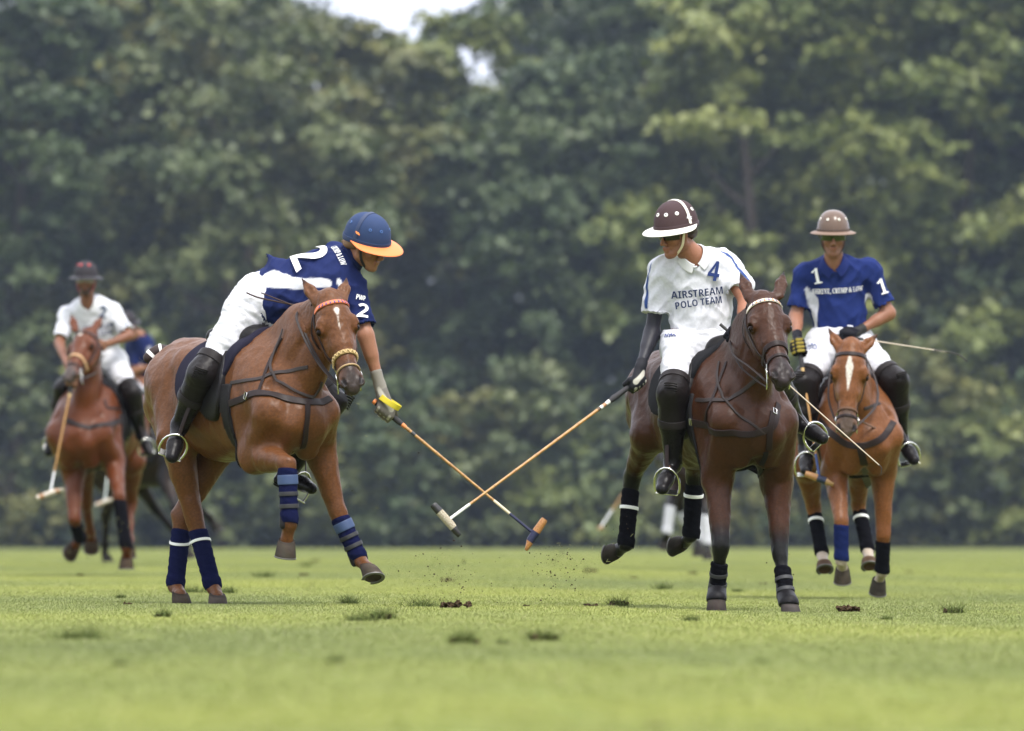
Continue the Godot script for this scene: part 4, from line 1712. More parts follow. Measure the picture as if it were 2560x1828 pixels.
# a glove closed on a rod; returns nothing, the rod is built elsewhere
func glove(r: Rider, e: String, C: Vector3, g: Vector3, flip: float, main: Color, patch: Color, cuff: Color, cuff_len := 0.05) -> MeshInstance3D:
	var q: Dictionary = r.j[e]
	var f := Sdf.new()
	grip_hand(f, q.wr, C, g, flip, r.s * 1.16, 0.0025)
	var dir: Vector3 = (q.el - q.wr).normalized()
	f.cap(q.wr + dir * cuff_len, q.wr, 0.033 * r.s, 0.031 * r.s, 0.012)
	var gm := f.mesh(0.0048)
	var zones := []
	zones.append([q.wr + dir * (cuff_len + 0.03), q.wr + dir * 0.006, 0.06, 0.05, 0.004, cuff])
	var gg := g.normalized()
	var a := (C - q.wr as Vector3)
	a = (a - gg * a.dot(gg)).normalized()
	var n := gg.cross(a) * flip
	for i in 4:
		var o: float = [-0.040, -0.0135, 0.013, 0.038][i]
		zones.append([C + gg * o - n * 0.010 + a * 0.048, C + gg * o + n * 0.026 + a * 0.043, 0.0105, 0.010, 0.002, patch])
		zones.append([C + gg * o - n * 0.050 + a * 0.006, C + gg * o - n * 0.034 + a * 0.026, 0.010, 0.009, 0.002, patch])
	zones.append([q.wr - n * 0.04 - a * -0.02 + gg * 0.012, C - n * 0.05 - a * 0.03 + gg * 0.02, 0.014, 0.017, 0.003, patch])
	var col := PackedColorArray()
	for p in gm[0]:
		col.append(zone_mix(main, p, zones))
	var m := mat("glove_cloth", Color.WHITE, 0.7, 0.3, 0.0, true)
	return wpart("glove", gm, m, r.node, col)

func mallet(label: String, butt: Vector3, grip_end: Vector3, tip: Vector3, head0: Vector3, head1: Vector3, c: Dictionary) -> Node3D:
	var o := thing("polo_mallet", label, "mallet", butt)
	var dir := (tip - butt).normalized()
	var dark := mat("grip_wrap", lin(0.018, 0.017, 0.019), 0.75)
	var gp := PackedVector3Array()
	var gr := []
	for i in 9:
		var t := i / 8.0
		gp.append(butt.lerp(grip_end, t))
		gr.append([0.015, 0.017, 0.0155, 0.015, 0.015, 0.0155, 0.0165, 0.018, 0.0125][i])
	wpart("grip", tube(gp, gr, 14), dark, o)
	wpart("grip_collar", tube(PackedVector3Array([grip_end - dir * 0.002, grip_end + dir * 0.026]), [0.0135, 0.0115], 12), mat("collar_" + str(c.collar), c.collar.linear_to_srgb(), 0.6), o)
	var L := grip_end.distance_to(tip)
	var wl: float = c.wrap
	var path := PackedVector3Array()
	var rr := []
	var n := 40
	for i in n + 1:
		var t := i / float(n)
		var along := t * (L - wl)
		path.append(grip_end + dir * along)
		var node_ := 0.0
		if i % 6 == 3:
			node_ = 0.0011
		rr.append(lerpf(0.0098, 0.0072, t) + node_)
	var cm := mat("cane", lin(0.48, 0.30, 0.12), 0.4, 0.5)
	if cm.albedo_texture == null:
		cm.albedo_texture = noise_tex(61, 0.012, Color(0.72, 0.62, 0.5), Color(1.0, 0.97, 0.9), 3)
		tri(cm, 3.0)
	var sh := wpart("cane_shaft", tube(path, rr, 10), cm, o)
	for i in range(3, n, 6):
		wpart("cane_node", tube(PackedVector3Array([path[i] - dir * 0.0025, path[i] + dir * 0.0025]), rr[i] + 0.0006, 10), mat("cane_ring", lin(0.20, 0.105, 0.04), 0.5), sh)
	for q in c.get("bands", []):
		var p: Vector3 = grip_end + dir * q[0]
		wpart("band", tube(PackedVector3Array([p, p + dir * q[1]]), 0.0108, 10), mat("band_" + str(q[2]), q[2].linear_to_srgb(), 0.6), o)
	var p0 := tip - dir * wl
	for q in c.wraps:
		wpart("shaft_tape", tube(PackedVector3Array([p0, p0 + dir * q[0]]), 0.0088, 10), mat("tape_" + str(q[1]), q[1].linear_to_srgb(), 0.65), o)
		p0 += dir * q[0]
	# head: cigar of wood, one end cut slanting
	var ax := (head1 - head0).normalized()
	var fb := frame_of(ax, dir)
	var hl := head0.distance_to(head1)
	var cuts: Array = c.head
	for q in cuts:
		var rings := []
		var a0: float = q[0]
		var a1: float = q[1]
		for i in 9:
			var t := lerpf(a0, a1, i / 8.0)
			var rad := 0.0245
			rad *= 1.0 - 0.16 * pow(absf(t - 0.5) * 2.0, 2.0)
			if t < 0.012 or t > 0.988:
				rad *= 0.86
			var ring := PackedVector3Array()
			for k in 18:
				var an := TAU * k / 18.0
				var off := fb.x * cos(an) * rad + fb.y * sin(an) * rad
				var along := t * hl
				if t > 0.72:
					var cut: float = (t - 0.72) / 0.28
					off += fb.y * maxf(0.0, -sin(an)) * rad * cut * 1.1
				ring.append(head0 + ax * along + off)
			rings.append(ring)
		var hm := mat("mallet_" + str(q[2]), q[2].linear_to_srgb(), q[3], 0.5)
		if hm.albedo_texture == null:
			hm.albedo_texture = noise_tex(66, 0.03, Color(0.62, 0.55, 0.48), Color(1, 1, 1), 4)
			tri(hm, 6.0)
		wpart("mallet_head", loft(rings), hm, o)
	return o

# ------------------------------------------------------------------ tack
func settle(h: Horse, pts: PackedVector3Array, off: float) -> Array:
	# puts a path onto the horse's skin; returns [path, normals]
	var out := PackedVector3Array()
	var nr := PackedVector3Array()
	for p in pts:
		var q := p
		var n := Vector3.UP
		for i in 4:
			n = h.body.grad(q, h.ids)
			q -= n * h.body.ev(q, h.ids) * 0.9
		out.append(q + n * off)
		nr.append(n)
	# even the normals out
	var n2 := PackedVector3Array()
	for i in nr.size():
		n2.append((nr[maxi(i - 1, 0)] + nr[i] * 2.0 + nr[mini(i + 1, nr.size() - 1)]).normalized())
	return [out, n2]

func body_strap(h: Horse, px: Array, width: float, called: String, m: Material, parent: Node, thick := 0.005, extra := []) -> MeshInstance3D:
	# px: points seen in the photograph, found on the horse's skin; extra: further 3-D points round the far side
	var c := []
	for q in px:
		c.append(hit(h.body, h.ids, q[0], q[1], -h.O.z))
	c.append_array(extra)
	var s := settle(h, spline(c, 6), thick * 0.55)
	return wpart(called, strap(s[0], s[1], width, thick), m, parent)

func head_ring(h: Horse, u_front: float, u_side: float, a0: float, a1: float, n := 26, off := 0.003, vc := -0.07) -> Array:
	var out := PackedVector3Array()
	var nr := PackedVector3Array()
	for i in n + 1:
		var an := lerpf(a0, a1, i / float(n))
		var u := lerpf(u_side, u_front, 0.5 + 0.5 * cos(an)) if u_front != u_side else u_front
		var c := h.H(u, vc, 0)
		var d := (h.e2 * cos(an) + h.e3 * sin(an)).normalized()
		var t := 0.30 * h.hs
		for k in 30:
			var e := h.body.ev(c + d * t, h.ids)
			if absf(e) < 0.001:
				break
			t -= e * 0.7
			if t < 0.01:
				t = 0.05
				break
		var p := c + d * t
		var g := h.body.grad(p, h.ids)
		out.append(p + g * off)
		nr.append(g)
	return [out, nr]

func loose(px: Array, z0: Vector3, z1: Vector3, per := 6) -> PackedVector3Array:
	# a hanging strap through photo points whose depth runs from one end to the other
	var pts := [z0]
	for i in px.size():
		var t := (i + 1.0) / (px.size() + 1.0)
		pts.append(near(z0.lerp(z1, t), px[i][0], px[i][1]))
	pts.append(z1)
	return spline(pts, per)

func flat_nor(path: PackedVector3Array, n: Vector3) -> PackedVector3Array:
	var a := PackedVector3Array()
	for p in path:
		a.append(n)
	return a

func saddle(h: Horse, r: Rider, label: String, a: Dictionary) -> Node3D:
	var o := thing("saddle", label, "saddle", h.L(0, 1.45, 0))
	var k := h.s
	var lm: Material = leather("saddle_leather", lin(0.0085, 0.0075, 0.008), 0.45)
	var b := Sdf.new()
	b.cap(h.L(0.17, 1.47, -0.06), h.L(0.17, 1.47, 0.06), 0.055 * k, 0.055 * k, 0.04)
	b.cap(h.L(0.15, 1.46, 0), h.L(-0.16, 1.455, 0), 0.09 * k, 0.10 * k, 0.06)
	b.cap(h.L(-0.20, 1.49, -0.09), h.L(-0.20, 1.49, 0.09), 0.045 * k, 0.045 * k, 0.05)
	b.ball(h.L(0.05, 1.66, 0), 0.12 * k, 0.05, 1)
	wpart("seat", b.mesh(0.013), lm, o)
	var f := Sdf.new()
	f.copy_from(h.body, 0.028)
	f.cap(h.L(0.06, 1.24, -0.5), h.L(0.06, 1.24, 0.5), a.get("flap", 0.235) * k, a.get("flap", 0.235) * k, 0.01, 2, sq((h.f * 0.9 + h.u * 0.35).normalized(), 0.66))
	f.lo = h.L(0.05, 1.22, 0) - Vector3.ONE * 0.42 * k
	f.hi = h.L(0.05, 1.22, 0) + Vector3.ONE * 0.42 * k
	wpart("flap", f.mesh(a.cell), lm, o)
	var pd := Sdf.new()
	pd.copy_from(h.body, 0.016)
	pd.cap(h.L(-0.03, 1.36, -0.5), h.L(-0.03, 1.36, 0.5), 0.33 * k, 0.33 * k, 0.01, 2, sq((h.u * 0.85 - h.f * 0.5).normalized(), 0.72))
	pd.lo = h.L(-0.03, 1.25, 0) - Vector3.ONE * 0.48 * k
	pd.hi = h.L(-0.03, 1.25, 0) + Vector3.ONE * 0.48 * k
	var gp := pd.mesh(a.cell)
	var pm := mat("pad_" + str(a.pad), a.pad.linear_to_srgb(), 0.9, 0.2)
	pm.normal_enabled = true
	pm.normal_texture = noise_tex(71, 0.12, Color.BLACK, Color.WHITE, 2, true, 5.0)
	pm.normal_scale = 0.5
	tri(pm, 5.0)
	wpart("saddle_pad", gp, pm, o)
	var gi := Sdf.new()
	gi.copy_from(h.body, 0.014)
	gi.clip(h.L(0.33, 0.9, 0), h.f)
	gi.clip(h.L(0.215, 0.9, 0), -h.f)
	gi.clip(h.L(0.0, 1.22, 0), h.u)
	gi.lo = h.L(0.27, 1.0, 0) - Vector3.ONE * 0.36 * k
	gi.hi = h.L(0.27, 1.0, 0) + Vector3.ONE * 0.36 * k
	wpart("girth", gi.mesh(a.cell), leather("girth_web", lin(0.010, 0.009, 0.010), 0.7), o)
	# stirrup irons and leathers hang from the saddle
	for e in ["r", "l"]:
		var q: Dictionary = r.j[e]
		var s := r.s
		var z := 1.0 if e == "r" else -1.0
		var up: Vector3 = (q.kn - q.an).normalized()
		var ft: Vector3 = (q.to - q.an).normalized()
		var sole := (up - ft * up.dot(ft)).normalized() * -1.0
		var sd := ft.cross(sole).normalized()
		var c: Vector3 = q.to - ft * 0.045 * s + sole * ((q.an + sole * 0.075 * s - q.to).dot(sole) + 0.014)
		var top := (q.kn - c as Vector3).normalized()
		var sup := (-sole * 0.75 + top * 0.5).normalized()
		sup = (sup - sd * sup.dot(sd)).normalized()
		var path := PackedVector3Array()
		for q2 in [[-0.060, 0.0], [-0.066, 0.02], [-0.069, 0.05], [-0.066, 0.085], [-0.054, 0.115], [-0.034, 0.138], [-0.012, 0.150], [0.012, 0.150], [0.034, 0.138], [0.054, 0.115], [0.066, 0.085], [0.069, 0.05], [0.066, 0.02], [0.060, 0.0]]:
			path.append(c + sd * q2[0] * s * 1.06 + sup * q2[1] * s)
		var iron := mat("stirrup_steel", lin(0.62, 0.61, 0.58), 0.22, 0.5, 1.0)
		var st := wpart("stirrup", tube(path, 0.0068 * s, 8), iron, o)
		wpart("tread", strap(PackedVector3Array([path[0], path[0].lerp(path[13], 0.5), path[13]]), PackedVector3Array([sole, sole, sole]), 0.045 * s, 0.009), iron, st)
		var apex := c + sup * 0.148 * s
		var hook := h.L(0.08, 1.30, 0.24 * z)
		var mid := apex.lerp(hook, 0.5) + h.r * z * 0.03
		var lp := spline([apex - sup * 0.004, mid, hook], 6)
		wpart("stirrup_leather", strap(lp, flat_nor(lp, (h.r * z + Vector3(0, 0, 0.6)).normalized()), 0.026, 0.006), leather("strap_leather", lin(0.018, 0.0115, 0.011), 0.5), o)
	return o

func bridle(h: Horse, label: String, a: Dictionary) -> Node3D:
	var o := thing("bridle", label, "bridle", h.H(0.0, -0.05, 0))
	var lm: StandardMaterial3D = leather("strap_leather", lin(0.018, 0.0115, 0.011), 0.5)
	var k := h.hs
	var bb := head_ring(h, 0.075, 0.065, -1.75, 1.75, 30, 0.004)
	var bm: Material = lm if not a.has("brow") else mat("brow_" + str(a.brow), a.brow.linear_to_srgb(), 0.6)
	var bw := wpart("browband", strap(bb[0], bb[1], 0.026 * k, 0.006), bm, o)
	if a.has("brow"):
		for i in range(6, 25, 1):
			var p: Vector3 = bb[0][i]
			var d: Vector3 = (bb[0][i + 1] - bb[0][i - 1]).normalized()
			var n: Vector3 = bb[1][i]
			var s := d.cross(n).normalized()
			if s.y < 0.0: s = -s
			var hw: float = bb[0][i].distance_to(bb[0][i + 1]) * 0.46
			var c: Color = a.tri[i % a.tri.size()]
			var pts := PackedVector3Array([p - d * hw - s * 0.0115 * k, p + d * hw - s * 0.0115 * k, p + s * 0.0115 * k])
			var rings := []
			for e in [0.002, 0.0055]:
				var ring := PackedVector3Array()
				for q in pts:
					ring.append(q + n * e)
				rings.append(ring)
			wpart("browband_triangle", loft(rings), mat("tri_" + str(c), c.linear_to_srgb(), 0.6), bw)
	var hp := head_ring(h, -0.012, -0.012, -2.0, 2.0, 18, 0.004, -0.10)
	# headpiece behind the ears, running down into the cheekpieces
	var top := PackedVector3Array()
	var tn := PackedVector3Array()
	for i in 13:
		var an := lerpf(-1.35, 1.35, i / 12.0)
		var c := h.H(0.02, -0.13, 0)
		var d := (-h.e1 * cos(an) + h.e3 * sin(an)).normalized()
		var t := 0.28 * k
		for q in 30:
			var e := h.body.ev(c + d * t, h.ids)
			if absf(e) < 0.001: break
			t = maxf(t - e * 0.7, 0.02)
		top.append(c + d * t + d * 0.004)
		tn.append(d)
	wpart("headpiece", strap(top, tn, 0.024 * k, 0.006), lm, o)
	for e in [-1.0, 1.0]:
		var g := settle(h, spline([h.H(0.05, -0.10, 0.10 * e), h.H(0.16, -0.11, 0.10 * e), h.H(0.30, -0.10, 0.075 * e), h.H(0.455, -0.09, 0.058 * e)], 5), 0.004)
		wpart("cheekpiece", strap(g[0], g[1], 0.017 * k, 0.006), lm, o)
		var tl := settle(h, spline([h.H(0.06, -0.11, 0.10 * e), h.H(0.17, -0.19, 0.085 * e), h.H(0.22, -0.215, 0.0)], 5), 0.006)
		wpart("throatlatch", strap(tl[0], tl[1], 0.012 * k, 0.005), lm, o)
		# bit: ring, shank
		var iron := mat("bit_steel", lin(0.58, 0.57, 0.55), 0.25, 0.5, 1.0)
		var c := settle(h, PackedVector3Array([h.H(0.468, -0.092, 0.062 * e)]), 0.010)
		var cp: Vector3 = c[0][0]
		var cn: Vector3 = c[1][0]
		var fb := frame_of(cn, h.e1)
		var ring := PackedVector3Array()
		for i in 19:
			var an := TAU * i / 18.0
			ring.append(cp + fb.x * cos(an) * 0.026 * k + fb.y * sin(an) * 0.026 * k)
		var bt := wpart("bit", tube(ring, 0.0038, 6), iron, o)
		var down := (h.e1 * 0.8 - h.e2 * 0.6).normalized()
		wpart("bit_shank", tube(spline([cp - down * 0.05 * k, cp, cp + down * 0.055 * k, cp + down * 0.07 * k - h.e2 * 0.015], 4), 0.0042, 6), iron, bt)
	var nb := head_ring(h, a.get("nose_u", 0.345), a.get("nose_u", 0.345) + 0.03, -2.6, 2.6, 34, 0.004)
	var nm: Material = lm if not a.has("nose_c") else mat("nose_" + str(a.nose_c), a.nose_c.linear_to_srgb(), 0.7)
	wpart("noseband", strap(nb[0], nb[1], a.get("nose_w", 0.024) * k, 0.008), nm, o)
	if a.get("plait", false):
		# plaited rawhide: a row of slanting strands
		var nb_node := o.get_node("noseband")
		for i in range(2, 33, 1):
			var p: Vector3 = nb[0][i]
			var d: Vector3 = (nb[0][i + 1] - nb[0][i - 1]).normalized()
			var n: Vector3 = nb[1][i]
			var s := d.cross(n).normalized() * (1.0 if i % 2 == 0 else -1.0)
			wpart("plait_strand", tube(PackedVector3Array([p - s * 0.010 + n * 0.004 - d * 0.006, p + n * 0.007, p + s * 0.010 + n * 0.004 + d * 0.006]), 0.0042, 5), mat("rawhide_light", lin(0.42, 0.30, 0.13), 0.6), nb_node)
	var dn := head_ring(h, a.get("drop_u", 0.425), a.get("drop_u", 0.425) + 0.035, -2.3, 2.3, 30, 0.004)
	if a.get("drop_rope", false):
		wpart("drop_noseband", tube(dn[0], 0.006, 8), mat("rawhide", lin(0.30, 0.20, 0.10), 0.7), o)
	else:
		wpart("drop_noseband", strap(dn[0], dn[1], 0.016 * k, 0.006), nm if a.has("drop_same") else lm, o)
	return o

func rein(o: Node, px: Array, a: Vector3, b: Vector3, w := 0.014, c := "rein_leather") -> void:
	var path := loose(px, a, b)
	wpart("rein", strap(path, flat_nor(path, Vector3(0.3, 0.5, 1).normalized()), w, 0.005), leather(c, lin(0.034, 0.027, 0.026), 0.6), o)

# bandage wound in overlapping turns round a cannon bone
func leg_wrap(h: Horse, nm: String, c: Color, r0: float, r1: float, t0: float, t1: float, turns: int, tape = null, called := "leg_wrap") -> MeshInstance3D:
	var q: Dictionary = h.legs[nm]
	var K: Vector3 = q.K
	var F: Vector3 = q.F
	var ax := (F - K).normalized()
	var fb := frame_of(ax, h.f)
	var L := K.distance_to(F)
	var rings := []
	var steps := turns * 5
	for i in steps + 1:
		var t := i / float(steps)
		var ph := fmod(t * turns, 1.0)
		var rad := lerpf(r0, r1, t) * h.s - 0.003 * ph
		if t > 0.78:
			rad += 0.006 * h.s * sin((t - 0.78) / 0.22 * PI * 0.8)
		if i == 0 or i == steps:
			rad *= 0.92
		var ring := PackedVector3Array()
		for j in 28:
			var an := TAU * j / 28.0
			var d := fb.x * cos(an) + fb.y * sin(an)
			var tilt := 0.010 * cos(an + 0.6) * h.s
			var wob := 1.0 + 0.018 * sin(an * 3.0 + i * 1.7) + 0.05 * maxf(0.0, -d.dot(h.f)) * 1.0
			ring.append(K + ax * (lerpf(t0, t1, t) * L + tilt) + d * rad * wob)
		rings.append(ring)
	var m := mat("wrap_" + str(c), c.linear_to_srgb(), 0.95, 0.15)
	if m.normal_texture == null:
		m.normal_enabled = true
		m.normal_texture = noise_tex(81, 0.2, Color.BLACK, Color.WHITE, 3, true, 4.0)
		m.normal_scale = 0.6
		m.albedo_texture = noise_tex(82, 0.03, Color(0.75, 0.75, 0.78), Color(1, 1, 1), 4)
		tri(m, 5.0)
	var w := wpart(called, loft(rings), m, h.node)
	if tape != null:
		band(h, nm, tape[0], tape[1] * 1.0, lerpf(r0, r1, (tape[0] - t0) / (t1 - t0)) + 0.0025, tape[2], w, tape[3] if tape.size() > 3 else 0.012, "tape")
	return w

func band(h: Horse, nm: String, t: float, width: float, rad: float, c: Color, parent: Node, tilt := 0.0, called := "strap") -> void:
	var q: Dictionary = h.legs[nm]
	var K: Vector3 = q.K
	var F: Vector3 = q.F
	var ax := (F - K).normalized()
	var fb := frame_of(ax, h.f)
	var path := PackedVector3Array()
	var nr := PackedVector3Array()
	for j in 29:
		var an := TAU * j / 28.0
		var d := fb.x * cos(an) + fb.y * sin(an)
		path.append(K + ax * (t * K.distance_to(F) + tilt * cos(an + 0.8)) + d * rad * h.s * (1.0 + 0.05 * maxf(0.0, -d.dot(h.f))))
		nr.append(d)
	wpart(called, strap(path, nr, width, 0.004), mat("band_" + str(c), c.linear_to_srgb(), 0.6), parent)

func tendon_boot(h: Horse, nm: String, rad: float, t0: float) -> void:
	# moulded guard on the sides and back of the fetlock
	var q: Dictionary = h.legs[nm]
	var ax: Vector3 = (q.F - q.K).normalized()
	var back := (-h.f - ax * (-h.f).dot(ax)).normalized()
	var side := ax.cross(back).normalized()
	var f := Sdf.new()
	for e in [-1.0, 1.0]:
		f.cap(q.K.lerp(q.F, t0) + side * e * rad * 0.75 + back * 0.01, q.F + side * e * rad * 0.80 + back * 0.012, 0.016, 0.026, 0.02, 0, sq(side, 0.7))
	f.cap(q.K.lerp(q.F, t0 + 0.1) + back * rad * 0.8, q.F + back * rad * 0.95, 0.018, 0.026, 0.02)
	wpart("tendon_boot", f.mesh(0.007), leather("boot_shell", lin(0.014, 0.013, 0.014), 0.5), h.node)

# ------------------------------------------------------------------ lettering laid on cloth
func lettering(parent: Node, called: String, text: String, x: float, y: float, height: float, width: float, angle: float, f: Sdf, ids: PackedInt32Array, start: float, c: Color, serif := false, lift := 0.0045, skew := 0.0) -> void:
	var tm := TextMesh.new()
	var sf := SystemFont.new()
	sf.font_names = PackedStringArray(["Droid Serif" if serif else "Droid Sans"])
	sf.font_weight = 700
	tm.font = sf
	tm.text = text
	tm.font_size = 48
	tm.pixel_size = 0.01
	tm.depth = 0.0
	tm.curve_step = 2.0
	var arr := tm.get_mesh_arrays()
	if arr.is_empty() or arr[Mesh.ARRAY_VERTEX] == null or arr[Mesh.ARRAY_VERTEX].size() == 0:
		print("no glyphs for ", text)
		return
	var v: PackedVector3Array = arr[Mesh.ARRAY_VERTEX]
	var idx = arr[Mesh.ARRAY_INDEX]
	if idx == null or idx.size() == 0:
		idx = PackedInt32Array(range(v.size()))
	var lo := Vector3(1e9, 1e9, 1e9)
	var hi := -lo
	for p in v:
		lo = lo.min(p)
		hi = hi.max(p)
	var ctr := hit(f, ids, x, y, start)
	var n := f.grad(ctr, ids, 0.03)
	var al := deg_to_rad(angle)
	var rt := Vector3(cos(al), sin(al), 0)
	rt = (rt - n * rt.dot(n)).normalized()
	var up := n.cross(rt).normalized()
	var out := PackedVector3Array()
	var nn := PackedVector3Array()
	var cache := {}
	var todo := []
	for i in range(0, idx.size(), 3):
		var t := []
		for k in 3:
			var p := v[idx[i + k]]
			var ux := (p.x - lo.x) / maxf(hi.x - lo.x, 1e-6) - 0.5
			var uy := (p.y - lo.y) / maxf(hi.y - lo.y, 1e-6) - 0.5
			t.append(Vector2(ux * width + uy * height * skew, uy * height))
		todo.append(t)
	while not todo.is_empty():
		var t: Array = todo.pop_back()
		var best := -1
		var far := 0.018
		for k in 3:
			var d: float = t[k].distance_to(t[(k + 1) % 3])
			if d > far:
				far = d
				best = k
		if best >= 0:
			var m: Vector2 = (t[best] + t[(best + 1) % 3]) * 0.5
			todo.append([t[best], m, t[(best + 2) % 3]])
			todo.append([m, t[(best + 1) % 3], t[(best + 2) % 3]])
			continue
		var w := []
		for k in 3:
			var key: Vector2 = t[k]
			if not cache.has(key):
				var p := ctr + rt * key.x + up * key.y + n * 0.09
				for s in 26:
					var d := f.ev(p, ids)
					if d < 0.0006:
						break
					p -= n * d * 0.8
				cache[key] = p + n * lift
			w.append(cache[key])
		var g: Vector3 = (w[2] - w[0]).cross(w[1] - w[0])
		if g.dot(n) < 0.0:
			out.append_array([w[0], w[2], w[1]])
		else:
			out.append_array([w[0], w[1], w[2]])
		for k in 3:
			nn.append(n)
	var ii := PackedInt32Array(range(out.size()))
	wpart(called, [out, nn, ii], mat("print_" + str(c), c.linear_to_srgb(), 0.8, 0.2), parent)

# ------------------------------------------------------------------ the horses, measured on the photograph
func horse_data() -> Dictionary:
	var D := {}
	D.a = {"name": "chestnut_horse", "label": "chestnut horse with white star, navy leg wraps and orange zigzag browband, foreleg lifted", "x": 612, "d": 50.05, "theta": 60.0, "size": 1.05, "cell": 0.0125, "head_size": 1.10,
		"coat": Color(0.140, 0.055, 0.020), "belly": Color(0.20, 0.088, 0.036), "points": Color(0.05, 0.022, 0.012), "muzzle": Color(0.050, 0.036, 0.032), "hoof": Color(0.048, 0.039, 0.030), "tail_color": Color(0.02, 0.009, 0.008), "bun": [364, 905],
		"head": {"poll": [826, 728], "nose": [888, 968], "yaw": 14.0, "nose_toward": 1.0, "ears": [[789, 748, 755, 697], [857, 742, 866, 695]],
			"white": [[0.125, 0.02, 0.0, 0.145, 0.02, 0.0, 0.016, 0.010], [0.16, 0.02, 0.002, 0.19, 0.02, 0.004, 0.006, 0.003], [0.2, 0.02, 0.004, 0.40, 0.02, 0.004, 0.0032, 0.0032]]},
		"rf": {"thick": 1.22, "elbow": [641, 1138], "knee": [718, 1158, 1], "fet": [724, 1312, -1], "cor": [716, 1356, -1], "sole": [-0.12, -1, -0.15], "toe": [0.1, -0.2, 1]},
		"lf": {"thick": 1.12, "elbow": [795, 1110], "knee": [845, 1284, 1], "fet": [900, 1400, 1], "cor": [920, 1420, 1], "sole": [0.10, -0.86, 0.5], "toe": [0.75, 0.1, 0.65], "hoof": Color(0.060, 0.048, 0.037)},
		"rh": {"stifle": [440, 1095], "hock": [486, 1296, -1], "fet": [533, 1468, 1], "cor": [543, 1491, 1], "sole": [0, -1, 0], "toe": [0.25, 0, 1], "hoof": Color(0.063, 0.052, 0.045)},
		"lh": {"stifle": [545, 1115], "hock": [456, 1296, -1], "fet": [438, 1466, -1], "cor": [450, 1487, 1], "sole": [0, -1, 0], "toe": [0.6, 0, 1]},
	}
	D.b = {"name": "bay_horse", "label": "dark bay horse with black lower legs and white beaded browband carrying rider number four", "x": 1786, "d": 50.0, "theta": 69.0, "size": 1.03, "cell": 0.0125, "head_size": 1.12,
		"coat": Color(0.058, 0.0235, 0.0115), "belly": Color(0.11, 0.048, 0.022), "points": Color(0.011, 0.009, 0.010), "muzzle": Color(0.030, 0.023, 0.022), "hoof": Color(0.037, 0.032, 0.026), "tail_color": Color(0.01, 0.008, 0.008), "black_legs": 1.0,
		"head": {"poll": [1912, 728], "nose": [1966, 946], "yaw": 16.0, "nose_toward": 1.0, "ears": [[1872, 738, 1851, 682], [1948, 733, 1960, 679]],
			"white": [[0.105, 0.02, 0.0, 0.112, 0.02, 0.0, 0.009, 0.005]]},
		"rf": {"elbow": [1795, 1195], "knee": [1802, 1364, 1], "fet": [1794, 1475, -1], "cor": [1792, 1498, 1], "sole": [0, -1, 0.0], "toe": [-0.1, 0, 1], "hoof": Color(0.045, 0.037, 0.032)},
		"lf": {"elbow": [1942, 1205], "knee": [1950, 1378, 1], "fet": [1966, 1490, 1], "cor": [1973, 1509, 1], "sole": [0, -1, 0], "toe": [0.5, 0, 1], "hoof": Color(0.056, 0.048, 0.045)},
		"rh": {"stifle": [1625, 1085], "hock": [1580, 1192, -1], "fet": [1565, 1362, -1], "cor": [1547, 1376, -1], "sole": [-0.75, 0.15, -0.6], "toe": [0.2, -1, 0.0]},
		"lh": {"stifle": [1740, 1075], "hock": [1737, 1195, -1], "fet": [1728, 1340, -1], "cor": [1711, 1357, -1], "sole": [-0.75, 0.15, -0.6], "toe": [0.2, -1, 0.0]},
	}
	D.d = {"name": "sorrel_horse", "label": "light chestnut horse with broad white blaze and white pasterns, all feet off the ground", "x": 2113, "d": 57.8, "theta": 79.0, "size": 1.0, "cell": 0.014, "head_size": 1.10,
		"coat": Color(0.185, 0.074, 0.026), "belly": Color(0.18, 0.09, 0.042), "points": Color(0.06, 0.028, 0.015), "muzzle": Color(0.11, 0.08, 0.066), "hoof": Color(0.074, 0.048, 0.030), "tail_color": Color(0.05, 0.02, 0.01), "lift": 0.03, "socks": ["rf", "lf", "rh", "lh"],
		"head": {"poll": [2128, 856], "nose": [2115, 1084], "yaw": -4.0, "nose_toward": 1.0, "ears": [[2100, 872, 2071, 820], [2156, 874, 2194, 835]],
			"white": [[0.10, 0.02, 0.002, 0.16, 0.02, 0.0, 0.010, 0.024], [0.16, 0.02, 0.0, 0.33, 0.02, 0.004, 0.022, 0.004]]},
		"rf": {"elbow": [2088, 1180], "knee": [2103, 1302, 1], "fet": [2104, 1402, -1], "cor": [2106, 1424, -1], "sole": [0.02, -0.9, -0.35], "toe": [0.0, -0.4, 1], "hoof": Color(0.045, 0.037, 0.026)},
		"lf": {"elbow": [2208, 1175], "knee": [2208, 1338, 1], "fet": [2206, 1432, -1], "cor": [2197, 1453, -1], "sole": [-0.1, -0.9, -0.35], "toe": [0.0, -0.4, 1], "hoof": Color(0.048, 0.041, 0.030)},
		"rh": {"stifle": [2018, 1160], "hock": [2034, 1268, -1], "fet": [2055, 1385, 1], "cor": [2060, 1408, 1], "sole": [0.05, -0.8, 0.6], "toe": [0.0, 0.6, 0.8], "hoof": Color(0.089, 0.052, 0.030)},
		"lh": {"stifle": [2150, 1150], "hock": [2146, 1262, -1], "fet": [2170, 1378, 1], "cor": [2172, 1400, 1], "sole": [0.05, -0.8, 0.6], "toe": [0.0, 0.6, 0.8], "hoof": Color(0.089, 0.052, 0.030)},
	}
